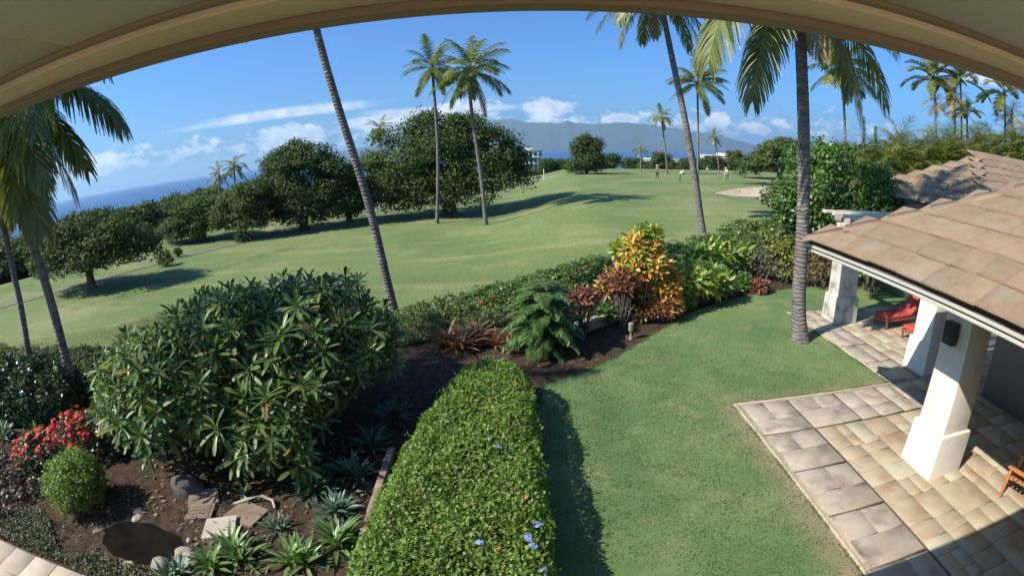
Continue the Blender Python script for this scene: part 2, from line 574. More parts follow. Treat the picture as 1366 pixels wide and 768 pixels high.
def sheet(name, poly, dz, mat, step=0.5, kind='structure', smooth_it=2):
    """a sheet that follows the ground inside an outline, dz above it"""
    p = smooth_poly(poly, smooth_it)
    bm = bmesh.new()
    vs = [bm.verts.new((x, y, 0)) for x, y in p]
    bm.faces.new(vs)
    lo, hi = p.min(0), p.max(0)
    for a in (0, 1):
        c = lo[a] + step
        while c < hi[a]:
            no = Vector((1, 0, 0)) if a == 0 else Vector((0, 1, 0))
            bmesh.ops.bisect_plane(bm, geom=bm.verts[:] + bm.edges[:] + bm.faces[:], plane_co=no * c, plane_no=no)
            c += step
    co = np.array([v.co[:2] for v in bm.verts])
    zz = gz(co[:, 0], co[:, 1]) + dz
    for v, z in zip(bm.verts, zz): v.co.z = z
    bmesh.ops.recalc_face_normals(bm, faces=bm.faces)
    if sum(f.normal.z for f in bm.faces) < 0: bmesh.ops.reverse_faces(bm, faces=bm.faces)
    me = bpy.data.meshes.new(name); bm.to_mesh(me); bm.free()
    for pl in me.polygons: pl.use_smooth = True
    return tag(link(name, me, None, mat), kind=kind)


LAWN = [(0.25, 2.0), (0.25, 10.3), (2.07, 11.3), (4.3, 13.7), (6.6, 15.9), (10.4, 17.4), (13.5, 17.6), (22, 17.8), (22, 8.0), (9.2, 8.9), (9.0, 2.0)]
BED = [(-22, 6.5), (-20, 11.0), (-15.5, 11.3), (-11, 11.6), (-7, 13.2), (-3.9, 15.4), (-2.2, 17.0), (-0.4, 19.0), (1.2, 20.6), (3.6, 22.0), (5.6, 21.2), (7.6, 21.0), (10, 21.6), (14, 22.5), (22, 22.0),
       (22, 16.5), (12, 16.5), (6, 13.5), (2, 9.5), (1.2, 2.0), (-5.0, 2.0), (-13, 2.0), (-20, 3.0)]
sheet('planting_bed', BED, 0.012, M_SOIL, 0.5, smooth_it=1)
sheet('lawn', LAWN, 0.024, M_LAWN, 0.6, smooth_it=1)
sheet('bunker_sand', BUNKER, 0.03, M_SAND, 0.5)

# cart path: a narrow worn ribbon across the left of the course
M_PATH = noise_mat('path_tarmac', (0.12, 0.105, 0.09), (0.20, 0.17, 0.145), scale=3, rough=0.9, bump=0.3)


def ribbon(name, line, w, dz, mat):
    p = smooth_poly(line, 3, closed=False)
    t = np.gradient(p, axis=0); t /= np.linalg.norm(t, axis=1, keepdims=True)
    nrm = np.stack([-t[:, 1], t[:, 0]], 1)
    A, B_ = p + nrm * w / 2, p - nrm * w / 2
    n = len(p)
    V = np.concatenate([np.c_[A, gz(A[:, 0], A[:, 1]) + dz], np.c_[B_, gz(B_[:, 0], B_[:, 1]) + dz]])
    F = [(n + i, n + i + 1, i + 1, i) for i in range(n - 1)]
    g = Geo(); g.add(V, F)
    return tag(g.obj(name, mat), kind='structure')


ribbon('cart_path', [(-36, 14.5), (-28.65, 17.9), (-26.2, 21.9), (-22.6, 28.1), (-19.8, 33.0), (-17.6, 37.5), (-13, 46), (-6, 60), (-2, 76)], 0.75, 0.03, M_PATH)
ribbon('upper_path', [(4.0, 78), (6.0, 79.0), (8.5, 79.6)], .9, 0.05, noise_mat('pale_path', (0.5, 0.47, 0.42), (0.6, 0.57, 0.52), scale=3))

# sea
m, nt, N, L, B = new_mat('sea_water')
B.inputs['Base Color'].default_value = (0.008, 0.045, 0.16, 1); B.inputs['Roughness'].default_value = 0.32; B.inputs['IOR'].default_value = 1.33
tc = N.new('ShaderNodeTexCoord'); n = N.new('ShaderNodeTexNoise'); n.inputs['Scale'].default_value = 0.02; n.inputs['Detail'].default_value = 8
L.new(tc.outputs['Object'], n.inputs['Vector'])
b = N.new('ShaderNodeBump'); b.inputs['Strength'].default_value = 0.5; b.inputs['Distance'].default_value = 6.0
L.new(n.outputs[0], b.inputs['Height']); L.new(b.outputs[0], B.inputs['Normal'])
g = Geo()
R = [0, 300, 1000, 3000, 8000, 16000, 29000]
V = [(0, 0, -42)]; F = []
for r in R[1:]:
    V += [(r * cos(2 * pi * j / 64), r * sin(2 * pi * j / 64), -42) for j in range(64)]
F3 = [(0, 1 + j, 1 + (j + 1) % 64) for j in range(64)]
for i in range(len(R) - 2):
    F += [(1 + i * 64 + j, 1 + (i + 1) * 64 + j, 1 + (i + 1) * 64 + (j + 1) % 64, 1 + i * 64 + (j + 1) % 64) for j in range(64)]
g.add(V, F3)
g.f.append(np.array(F)); g.m.append(np.zeros(len(F)))
tag(g.obj('sea', m), kind='structure')

# island across the channel: a long ridged mountain mass
rngI = np.random.default_rng(5)
prof = np.array([(-60, .4), (-22, 0.6), (-14, 1.3), (-8, 2.2), (-4, 3.0), (-1, 3.35), (0.5, 3.4), (2.4, 2.95), (4.3, 2.9), (5.9, 2.75), (6.6, 3.1), (7.6, 2.8), (9.6, 2.65),
                 (12.6, 2.85), (14.5, 2.7), (18.2, 2.3), (21.8, 1.75), (24.3, 1.35), (27, .8), (30, 0.3), (33, 0.0)])
AZ = np.radians(np.linspace(-26, 33, 330)); NR = 34
D0, D1 = 8600., 12500.
el = np.interp(np.degrees(AZ), prof[:, 0], prof[:, 1])
peak = 47.2 + np.tan(np.radians(el)) * 10400


def fbm1(x, seed, o=5):
    r = np.random.default_rng(seed); s = np.zeros_like(x); a = 1.0; f = 1.0
    for _ in range(o):
        ph = r.uniform(0, 6.28, 4); s += a * (np.sin(x * f * 1.0 + ph[0]) + np.sin(x * f * 1.73 + ph[1])) * .5; a *= .55; f *= 2.1
    return s


V = []
for i in range(NR):
    t = i / (NR - 1)
    d = D0 + (D1 - D0) * t
    up = np.minimum(t / 0.46, (1 - t) / 0.54)
    gul = fbm1(AZ * 34 + 0.9 * np.sin(t * 4 + AZ * 9), 3) * 0.035 + np.abs(fbm1(AZ * 42 + t * 1.6, 8, 4)) * -0.025
    h = -44 + peak * (sstep(up * 0.55) / sstep(np.array([0.55]))[0]) * (1 + gul * min(1, (1 - abs(up)) * 2.2)) * (1 + 0.012 * fbm1(AZ * 200, 40))
    V.append(np.stack([d * np.sin(AZ), d * np.cos(AZ), h], 1))
V = np.concatenate(V); na = len(AZ)
idx = np.arange(NR * na).reshape(NR, na)
g = Geo(); g.add(V, np.stack([idx[:-1, 1:].ravel(), idx[:-1, :-1].ravel(), idx[1:, :-1].ravel(), idx[1:, 1:].ravel()], 1))
M_ISLE = noise_mat('island_slopes', (0.030, 0.045, 0.034), (0.060, 0.072, 0.052), scale=0.0016, detail=9, rough=0.95)
tag(g.obj('island_mountains', M_ISLE, smooth=True), kind='structure')

# the air between: one even box of haze round everything
HAZE_D = 7.5e-5
g = Geo(); g.box((-31000, -31000, -66.0), (31000, 31000, 680.0))
hz = g.obj('haze')
mh = bpy.data.materials.new('haze_air'); mh.use_nodes = True
nt = mh.node_tree
for nd in list(nt.nodes):
    if nd.type != 'OUTPUT_MATERIAL': nt.nodes.remove(nd)
pv = nt.nodes.new('ShaderNodeVolumePrincipled')
pv.inputs['Color'].default_value = (0.47, 0.74, 1.0, 1)
pv.inputs['Density'].default_value = HAZE_D
pv.inputs['Anisotropy'].default_value = 0.2
nt.links.new(pv.outputs[0], nt.nodes['Material Output'].inputs['Volume'])
hz.data.materials.append(mh)
tag(hz, kind='stuff')
# ------------------------------------------------------------------ the house eave overhead, and the house behind the camera
M_SOFFIT = noise_mat('soffit_paint', (0.68, 0.56, 0.41), (0.73, 0.61, 0.45), scale=1.5, detail=8, rough=0.7, bump=0.25, bscale=60)
M_TRIM = noise_mat('trim_paint', (0.60, 0.45, 0.27), (0.68, 0.52, 0.32), scale=2.0, detail=6, rough=0.6, stretch=(0.3, 3, 3), bump=0.15, bscale=40)
M_FASCIA = noise_mat('fascia_wood', (0.22, 0.145, 0.085), (0.28, 0.19, 0.11), scale=3.0, rough=0.6, stretch=(0.2, 4, 4), bump=0.2, bscale=30)
M_STUCCO = noise_mat('cream_stucco', (0.58, 0.54, 0.47), (0.66, 0.62, 0.55), scale=1.6, detail=8, rough=0.85, bump=0.35, bscale=70, lo=0.3, hi=0.6)
house = thing('house', 'house with a long beige eave and soffit hanging over the top of the view', 'house', (5.5, 0, 0))
O = Vector((5.5, 0, 0))


def hb(name, lo, hi, mat, bev=0.0):
    g = Geo(); g.box([a - b for a, b in zip(lo, O)], [a - b for a, b in zip(hi, O)])
    o = g.obj(name, mat, house)
    if bev: bevel(o, bev)
    return o


hb('fascia', (-5, 1.525, 5.640), (16, 1.620, 5.90), M_FASCIA, 0.006)
hb('trim_board', (-5, 1.330, 5.668), (16, 1.523, 5.90), M_TRIM, 0.008)
hb('shadow_bead', (-5, 1.285, 5.690), (16, 1.328, 5.90), M_FASCIA, 0.008)  # narrow bead in the darker fascia wood
for k in range(18):
    hb('soffit_board', (-5 + k * 1.2, -0.25, 5.705), (-5 + k * 1.2 + 1.196, 1.283, 5.80), M_SOFFIT)
hb('soffit', (-5, -0.25, 5.802), (16, 1.283, 5.88), M_FASCIA)
hb('wall', (-5, -8.0, 0.0), (16, -0.25, 5.70), M_STUCCO)
g = Geo()
g.add([(-10.5, 1.64, 5.91), (10.5, 1.64, 5.91), (10.5, -3.5, 8.1), (-10.5, -3.5, 8.1), (-10.5, -8.4, 6.0), (10.5, -8.4, 6.0), (-10.5, 1.64, 6.0), (10.5, 1.64, 6.0), (10.5, -3.5, 8.2), (-10.5, -3.5, 8.2), (-10.5, -8.4, 6.1), (10.5, -8.4, 6.1)],
      [(0, 3, 2, 1), (3, 4, 5, 2), (6, 7, 8, 9), (9, 8, 11, 10), (0, 1, 7, 6), (4, 10, 11, 5)])
M_SHINGLE = noise_mat('roof_tile', (0.188, 0.130, 0.082), (0.258, 0.186, 0.120), scale=2.2, detail=9, rough=0.88, bump=0.5, bscale=30, lo=0.25, hi=0.75, objrand=0.09, c3=(0.22, 0.19, 0.135), c3scale=1.1, c3lo=0.5, c3hi=0.72)
g.obj('roof', M_SHINGLE, house)

# ------------------------------------------------------------------ hip roofs laid with flat tiles, piece by piece
M_DECK = noise_mat('roof_underlay', (0.10, 0.075, 0.055), (0.16, 0.12, 0.09), scale=3, rough=0.95)
RT = random.Random(11)
TILE_ME = []
for k in range(4):
    g = Geo(); g.box((-0.5, 0, 0), (0.5, 1, 1))
    me = g.mesh('shingle', M_SHINGLE)
    if k:
        for v in me.vertices:
            v.co.y += RT.uniform(-0.018, 0.018) if v.co.y < 0.5 else 0
            v.co.z += RT.uniform(-0.12, 0.12) if v.co.z > 0.5 else 0
    TILE_ME.append(me)


def tile_plane(parent, origin, along, upslope, length, slope_len, left_hip, right_hip, course=0.56, wmin=0.5, wmax=0.95, thick=0.072, rows=None, limit=(None, None)):
    """tiles on one roof plane. along/upslope: unit vectors; at distance s up the slope the plane runs from left_hip(s) to right_hip(s)"""
    along, up = Vector(along), Vector(upslope)
    nrm = along.cross(up).normalized()
    if nrm.z < 0: nrm = -nrm
    k = 0
    while k * course < slope_len:
        s0 = k * course
        a, b = left_hip(s0 + course * 0.9), right_hip(s0 + course * 0.9)
        a0 = left_hip(s0 + 0.1)
        x = a0 + (RT.uniform(-0.4, 0) if False else 0.0)
        if limit[0] is not None: x = max(x, limit[0])
        bb = b if limit[1] is None else min(b, limit[1])
        first = True
        while x < bb - 0.12:
            w = RT.uniform(wmin, wmax)
            if first: w *= RT.uniform(0.4, 1.0); first = False
            x1 = min(x + w, right_hip(s0 + 0.15) if limit[1] is None else bb)
            if x1 - x < 0.1: break
            tilt = 0.070 + RT.uniform(-0.006, 0.008)
            c, s = cos(tilt), sin(tilt)
            yv = up * c - nrm * s; zv = nrm * c + up * s
            L_ = course * 1.13 + RT.uniform(-0.012, 0.012)
            M = Matrix.Identity(4)
            W_ = x1 - x - 0.008
            M.col[0][:3] = along * W_; M.col[1][:3] = yv * L_; M.col[2][:3] = zv * thick
            p = Vector(origin) + along * ((x + x1) / 2) + up * (s0 + RT.uniform(-0.012, 0.012)) + nrm * (0.036 + RT.uniform(0, 0.004))
            M.col[3][:3] = p
            o = link('shingle', TILE_ME[RT.randrange(4)], parent)
            o.matrix_local = M
            x = x1
        k += 1


M_GUTTER = noise_mat('gutter_paint', (0.42, 0.40, 0.345), (0.48, 0.46, 0.40), scale=1.2, rough=0.5, bump=0.05)
M_GAP = noise_mat('gutter_gap', (0.05, 0.048, 0.04), (0.07, 0.066, 0.055), scale=5)
pav = thing('garden_pavilion', 'white columned garden pavilion with brown tiled hip roof beside the patio', 'pavilion', (10.5, 2.0, 0))
PO = Vector((10.5, 2.0, 0))


def pb(name, boxes, mat, parent=pav, off=PO, bev=0.0):
    g = Geo()
    for lo, hi in boxes: g.box([a - b for a, b in zip(lo, off)], [a - b for a, b in zip(hi, off)])
    o = g.obj(name, mat, parent)
    if bev: bevel(o, bev)
    return o


EX, EYF, EYN, EXR, EZ = 5.50, 8.45, -3.0, 15.5, 3.60
pb('gutter', [((EX + .04, EYN, 3.505), (EX + .16, EYF - .04, 3.572)), ((EX + .162, EYF - .16, 3.505), (EXR - .2, EYF - .04, 3.572))], M_GUTTER, bev=0.008)
pb('gutter_recess', [((EX + .10, EYN, 3.478), (EX + .30, EYF - .11, 3.503)), ((EX + .302, EYF - .3, 3.478), (EXR - .2, EYF - .11, 3.503))], M_GAP)
pb('fascia', [((EX + .07, EYN, 3.425), (EX + .20, EYF - .08, 3.476)), ((EX + .202, EYF - .21, 3.425), (EXR - .2, EYF - .08, 3.476))], M_GUTTER, bev=0.006)
pb('ceiling', [((EX + .205, EYN, 3.435), (EXR - .2, EYF - .215, 3.470))], M_SOFFIT)
g = Geo()
rx, ry, rz = 10.5, EYF - 5.0, EZ + 2.5
V = [(EX + .03, EYN, EZ - .03), (EX + .03, EYF - .03, EZ - .03), (EXR - .03, EYF - .03, EZ - .03), (EXR - .03, EYN, EZ - .03), (rx, ry, rz - .03), (rx, EYN, rz - .03)]
g.add([Vector(v) - PO for v in V], [(0, 5, 4, 1), (3, 2, 4, 5)])
g.add([Vector(v) - PO for v in V], [(1, 4, 2)])
g.add([Vector(v) - PO for v in V], [(0, 1, 2, 3)])
deck = g.obj('roof', M_DECK, pav)
cs = 1 / math.sqrt(1.25)
tile_plane(deck, Vector((EX, EYF, EZ)) - PO, (0, -1, 0), (cs, 0, 0.5 * cs), 10, 5.5, lambda s: s * cs, lambda s: 10.8, course=0.56)
# hip caps
M_CAP = M_SHINGLE
for k in range(9):
    t0, t1 = k * 0.56, k * 0.56 + 0.66
    p = Vector((EX + t0, EYF - t0, EZ + t0 * .5 + .085)); q = Vector((EX + t1, EYF - t1, EZ + t1 * .5 + .055))
    for sgn in (-1, 1):
        g = Geo()
        d = (q - p).normalized(); side = Vector((-1, -1, 0)).normalized() if sgn < 0 else Vector((1, 1, 0)).normalized()
        a = p - PO; b = q - PO; w = side * 0.24 - Vector((0, 0, 0.085)); up = Vector((0, 0, 0.035))
        g.add([a, b, b + w, a + w, a + up, b + up, b + w + up, a + w + up], [(0, 3, 2, 1), (4, 5, 6, 7), (0, 1, 5, 4), (1, 2, 6, 5), (2, 3, 7, 6), (3, 0, 4, 7)])
        o = g.obj('ridge_tile', M_CAP, deck)


def loft(g, c, prof):
    """square shaft through (half width, z) stations"""
    V, F = [], []
    for h, z in prof:
        V += [(c[0] - h, c[1] - h, z), (c[0] + h, c[1] - h, z), (c[0] + h, c[1] + h, z), (c[0] - h, c[1] + h, z)]
    for i in range(len(prof) - 1):
        for j in range(4): F.append((4 * i + j, 4 * i + (j + 1) % 4, 4 * i + 4 + (j + 1) % 4, 4 * i + 4 + j))
    F.append((4 * len(prof) - 4, 4 * len(prof) - 3, 4 * len(prof) - 2, 4 * len(prof) - 1))
    return g.add(V, F)


M_COLUMN = noise_mat('column_plaster', (0.55, 0.52, 0.465), (0.61, 0.575, 0.515), scale=1.3, detail=8, rough=0.85, bump=0.5, bscale=45, lo=0.25, hi=0.6, c3=(0.42, 0.385, 0.32), c3scale=2.4, c3lo=0.60, c3hi=0.85)
M_COLSTAIN = noise_mat('stained_plaster', (0.20, 0.20, 0.165), (0.50, 0.465, 0.41), scale=2.2, detail=9, rough=0.85, bump=0.3, bscale=50, lo=0.36, hi=0.52)


def column(parent, off, c, top, mat, h=0.44):
    root = bpy.data.objects.new('column', None); COL.objects.link(root); root.parent = parent
    root.location = Vector((c[0], c[1], 0)) - off
    g = Geo(); loft(g, (0, 0), [(h + .01, 0.02), (h, 0.05), (h - .02, 0.88), (h - .035, 0.90)])
    bevel(g.obj('pedestal', mat, root), 0.015)
    g = Geo(); loft(g, (0, 0), [(h - .085, 0.90), (h - .13, top)])
    bevel(g.obj('shaft', mat, root), 0.02)
    return root


column(pav, PO, (7.52, 5.70), 3.425, M_COLUMN)
column(pav, PO, (7.52, 0.3), 3.425, M_COLUMN)
M_DARKWALL = noise_mat('brown_wall', (0.22, 0.185, 0.15), (0.27, 0.225, 0.18), scale=1.0, rough=0.8, bump=0.2, bscale=40)
pb('wall', [((11.3, -3.0, 0.0), (11.5, 7.55, 3.434))], M_DARKWALL)
pb('door', [((11.24, 3.6, 0.06), (11.298, 5.2, 2.3))], noise_mat('door_wood', (0.25, 0.16, 0.10), (0.32, 0.21, 0.13), scale=3, rough=0.5, stretch=(6, 6, .5)), bev=0.01)

# loudspeaker on the near column
spk = thing('loudspeaker', 'small dark grey loudspeaker fixed high on the near white column', 'loudspeaker', (7.16, 5.72, 2.62))
M_SPK = noise_mat('speaker_case', (0.03, 0.032, 0.036), (0.045, 0.047, 0.05), scale=8, rough=0.5)
g = Geo(); g.box((-0.17, -0.13, -0.18), (-0.01, 0.13, 0.2)); bevel(g.obj('case', M_SPK, spk), 0.02)
g = Geo(); g.box((-0.182, -0.11, -0.16), (-0.171, 0.11, 0.18)); bevel(g.obj('grille', noise_mat('speaker_grille', (0.02, 0.02, 0.022), (0.05, 0.05, 0.055), scale=90, rough=0.7), spk), 0.004)
g = Geo(); g.box((-0.01, -0.04, -0.05), (0.07, 0.04, 0.05)); g.obj('bracket', M_SPK, spk)

# ------------------------------------------------------------------ pergola over the far lanai
perg = thing('pergola', 'white slatted pergola behind the pavilion roof on two stout columns', 'pergola', (12.5, 12, 0))
GO = Vector((12.5, 12, 0))
column(perg, GO, (10.57, 13.55), 3.18, M_COLSTAIN)
column(perg, GO, (10.74, 9.42), 3.18, M_COLUMN)
M_SLAT = noise_mat('white_slat', (0.50, 0.45, 0.38), (0.58, 0.53, 0.46), scale=2, rough=0.7, stretch=(.4, 4, 4), bump=0.2)
M_BEAM = noise_mat('pergola_beam', (0.30, 0.26, 0.21), (0.38, 0.33, 0.27), scale=2, rough=0.8, bump=0.2)
for x in (10.6, 14.6):
    pb('beam', [((x - .1, 8.75, 3.18), (x + .1, 14.55, 3.40))], M_BEAM, perg, GO, 0.012)
for x in (14.6,):
    for y in (9.4, 13.5): pb('post', [((x - .11, y - .11, 0), (x + .11, y + .11, 3.178))], M_COLUMN, perg, GO, 0.012)
for k in range(11):
    y = 8.85 + 0.55 * k
    pb('slat', [((10.05, y - .07, 3.402), (15.1, y + .07, 3.50))], M_SLAT, perg, GO, 0.008)

# ------------------------------------------------------------------ second house behind, under its own hip roof
gh = thing('garden_house', 'second house with a low brown hip roof behind the pergola and flowering shrub', 'house', (24, 15, 0))
HO = Vector((24, 15, 0))
hw, zr, apx, yr = 3.9, 5.80, 18.7, 15.0
ze = zr - 0.5 * hw
x1 = 30.0
g = Geo()
V = [(apx - hw, yr - hw, ze), (apx - hw, yr + hw, ze), (x1, yr + hw, ze), (x1, yr - hw, ze), (apx, yr, zr), (x1, yr, zr)]
V = [Vector(v) - HO for v in V]
g.add(V, [(0, 3, 5, 4), (4, 5, 2, 1), (0, 1, 2, 3)]); g.add(V, [(1, 0, 4)])
r2 = g.obj('roof', M_DECK, gh)
tile_plane(r2, Vector((apx - hw, yr - hw, ze)) - HO, (1, 0, 0), (0, cs, .5 * cs), 10, hw / cs, lambda s: s * cs, lambda s: 9.6, course=0.62, wmin=0.6, wmax=1.05)
tile_plane(r2, Vector((apx - hw, yr + hw, ze)) - HO, (0, -1, 0), (cs, 0, .5 * cs), 10, hw / cs, lambda s: s * cs, lambda s: 2 * hw - s * cs, course=0.62, wmin=0.6, wmax=1.05)
for k in range(16):
    g = Geo(); x = apx - .05 + k * .62
    g.add([Vector(p) - HO for p in [(x, yr - .2, zr - .015), (x + .66, yr - .2, zr - .025), (x + .66, yr, zr + .08), (x, yr, zr + .09), (x, yr + .2, zr - .015), (x + .66, yr + .2, zr - .025)]], [(0, 1, 2, 3), (3, 2, 5, 4)])
    g.obj('ridge_tile', M_SHINGLE, r2)
for side in (-1, 1):
    for k in range(6):
        g = Geo(); t0, t1 = k * .65, min(k * .65 + .72, hw)
        p = Vector((apx - hw + t0, yr + side * (hw - t0), ze + .5 * t0 + .070)); q = Vector((apx - hw + t1, yr + side * (hw - t1), ze + .5 * t1 + .062))
        w = Vector((1, side, 0)).normalized() * .17 - Vector((0, 0, .062))
        w2 = -Vector((1, side, 0)).normalized() * .17 - Vector((0, 0, .062))
        g.add([v - HO for v in (p + w, q + w, q, p)], [(0, 1, 2, 3)]); g.add([v - HO for v in (p, q, q + w2, p + w2)], [(0, 1, 2, 3)])
        g.obj('ridge_tile', M_SHINGLE, r2)
pb('wall', [((apx - hw + .7, yr - hw + .7, 0), (x1 - .3, yr + hw - .7, ze - .02))], M_STUCCO, gh, HO)

# ------------------------------------------------------------------ patio paving, stone by stone
M_SLAB = noise_mat('patio_slab', (0.285, 0.240, 0.190), (0.385, 0.330, 0.265), scale=1.4, detail=9, rough=0.85, bump=0.35, bscale=35, lo=0.3, hi=0.6, objrand=0.06, c3=(0.125, 0.10, 0.08), c3scale=2.1, c3lo=0.48, c3hi=0.78)
M_FLAG = noise_mat('flagstone', (0.300, 0.240, 0.165), (0.405, 0.335, 0.235), scale=1.8, detail=8, rough=0.8, bump=0.35, bscale=30, lo=0.3, hi=0.65, objrand=0.035, c3=(0.27, 0.175, 0.095), c3scale=1.6, c3lo=0.50, c3hi=0.74)
M_FLAG2 = noise_mat('grey_flagstone', (0.33, 0.295, 0.215), (0.42, 0.375, 0.28), scale=2.0, detail=8, rough=0.8, bump=0.35, bscale=30, objrand=0.08)
M_GROUT = noise_mat('patio_bed', (0.24, 0.195, 0.14), (0.34, 0.285, 0.21), scale=4, rough=0.95, bump=0.4)
M_EDGE = noise_mat('patio_edging', (0.38, 0.30, 0.22), (0.47, 0.385, 0.29), scale=3, rough=0.85, bump=0.3)
g = Geo()
g.box((4.64, -0.2, -0.05), (16.0, 8.90, 0.040)); g.box((9.14, 8.902, -0.05), (16.0, 14.6, 0.040))
patio = tag(g.obj('patio', M_GROUT), kind='structure')
RP = random.Random(7)
PAVE = {}


def paver(x0, y0, x1, y1, mat, gap=0.007, z=0.062, parent=patio, name='paver'):
    x0 += gap; y0 += gap; x1 -= gap; y1 -= gap
    w, h = round(x1 - x0, 2), round(y1 - y0, 2)
    key = (name, w, h, mat.name)
    if key not in PAVE:
        g = Geo(); b = 0.007
        V = [(-w / 2, -h / 2, -0.03), (w / 2, -h / 2, -0.03), (w / 2, h / 2, -0.03), (-w / 2, h / 2, -0.03),
             (-w / 2, -h / 2, -0.006), (w / 2, -h / 2, -0.006), (w / 2, h / 2, -0.006), (-w / 2, h / 2, -0.006),
             (-w / 2 + b, -h / 2 + b, 0), (w / 2 - b, -h / 2 + b, 0), (w / 2 - b, h / 2 - b, 0), (-w / 2 + b, h / 2 - b, 0)]
        F = [(0, 1, 5, 4), (1, 2, 6, 5), (2, 3, 7, 6), (3, 0, 4, 7), (4, 5, 9, 8), (5, 6, 10, 9), (6, 7, 11, 10), (7, 4, 8, 11), (8, 9, 10, 11)]
        g.add(V, F); PAVE[key] = g.mesh(name, mat)
    o = link(name, PAVE[key], parent)
    o.location = ((x0 + x1) / 2, (y0 + y1) / 2, z + RP.uniform(-0.003, 0.003))
    o.rotation_euler = (RP.uniform(-.0015, .0015), RP.uniform(-.0015, .0015), RP.uniform(-.002, .002))
    return o


def ashlar(x0, y0, x1, y1, lim, depth=0):
    w, h = x1 - x0, y1 - y0
    if max(w, h) < lim * RP.uniform(0.75, 1.35) or depth > 7:
        paver(x0, y0, x1, y1, M_FLAG2 if RP.random() < 0.13 else M_FLAG); return
    t = RP.choice((0.38, 0.5, 0.5, 0.62))
    if w * RP.uniform(.8, 1.25) > h:
        ashlar(x0, y0, x0 + w * t, y1, lim, depth + 1); ashlar(x0 + w * t, y0, x1, y1, lim, depth + 1)
    else:
        ashlar(x0, y0, x1, y0 + h * t, lim, depth + 1); ashlar(x0, y0 + h * t, x1, y1, lim, depth + 1)


def bay(x0, y0, x1, y1):
    """one bay of the border: four or five fitted slabs inside wider joints"""
    m_ = 0.022
    x0 += m_; y0 += m_; x1 -= m_; y1 -= m_
    a = x0 + (x1 - x0) * RP.uniform(.4, .6); b = y0 + (y1 - y0) * RP.uniform(.4, .6)
    if RP.random() < .5:
        paver(x0, y0, a, b, M_SLAB); paver(a, y0, x1, b, M_SLAB); paver(x0, b, a, y1, M_SLAB); paver(a, b, x1, y1, M_SLAB)
    else:
        paver(x0, y0, x1, b, M_SLAB); paver(x0, b, a, y1, M_SLAB); paver(a, b, x1, y1, M_SLAB)


ys = [8.86, 7.60, 6.34, 5.08, 3.82, 2.56, 1.30]
for a, b in zip(ys[1:], ys[:-1]): bay(4.70, a, 5.86, b)
for a, b in zip((5.86, 7.14, 8.42), (7.14, 8.42, 9.7)): bay(a, 7.60, b, 8.86)
ashlar(5.90, 0.9, 7.05, 7.56, 0.72)
ashlar(7.07, 0.9, 8.9, 7.56, 0.80)
ashlar(8.92, 0.9, 11.28, 7.58, 0.9)
ashlar(9.72, 7.62, 13.0, 8.86, 0.8)
for a, b in zip((8.95, 10.2, 11.4, 12.6, 13.6), (10.2, 11.4, 12.6, 13.6, 14.55)): bay(9.18, a, 10.15, b)
ashlar(10.2, 8.95, 13.6, 14.5, 0.75)
M_JOINT = noise_mat('dark_joint', (0.055, 0.043, 0.033), (0.12, 0.095, 0.07), scale=7, rough=.95)
for lo, hi in ([((5.842, 1.0, .03), (5.878, 7.572, .05)), ((4.70, 7.582, .03), (9.70, 7.618, .051)), ((10.152, 8.95, .03), (10.19, 14.5, .05))]
               + [((4.70, y - .017, .03), (5.84, y + .017, .0495)) for y in ys[2:-1]] + [((x - .017, 7.62, .03), (x + .017, 8.86, .0495)) for x in (5.86, 7.14, 8.42)] + [((9.18, y - .017, .03), (10.15, y + .017, .0495)) for y in (10.2, 11.4, 12.6, 13.6)]):
    g = Geo(); g.box(lo, hi); g.obj('joint', M_JOINT, patio)
for lo, hi in (((4.585, -0.2, -0.05), (4.638, 8.96, 0.058)), ((4.64, 8.902, -0.05), (9.09, 8.96, 0.058)), ((9.085, 8.962, -0.05), (9.138, 14.6, 0.058))):
    g = Geo(); g.box(lo, hi); bevel(g.obj('edging', M_EDGE, patio), 0.008)

# garden path at the lower left
g = Geo(); g.box((-12.0, 1.9, -0.02), (-5.2, 3.66, 0.035))
gp = tag(g.obj('garden_path', M_GROUT), kind='structure')
M_PATHTILE = noise_mat('path_tile', (0.36, 0.29, 0.21), (0.46, 0.385, 0.29), scale=2.2, detail=8, rough=0.8, bump=0.3, bscale=30, objrand=0.14)
for i in range(11):
    for j in range(3):
        paver(-11.95 + i * .61, 3.63 - (j + 1) * .56, -11.95 + (i + 1) * .61, 3.63 - j * .56, M_PATHTILE, parent=gp, z=0.056, name='path_tile')

# ------------------------------------------------------------------ furniture on the lanai
M_RED = noise_mat('red_cushion', (0.36, 0.050, 0.040), (0.44, 0.070, 0.055), scale=6, rough=0.9, bump=0.3, bscale=80)
M_TEAK = noise_mat('red_stained_wood', (0.20, 0.070, 0.035), (0.28, 0.11, 0.055), scale=4, rough=0.5, stretch=(1, 8, 8))
M_ORWOOD = noise_mat('orange_teak', (0.34, 0.13, 0.042), (0.43, 0.18, 0.06), scale=4, rough=0.45, stretch=(8, 1, 8))


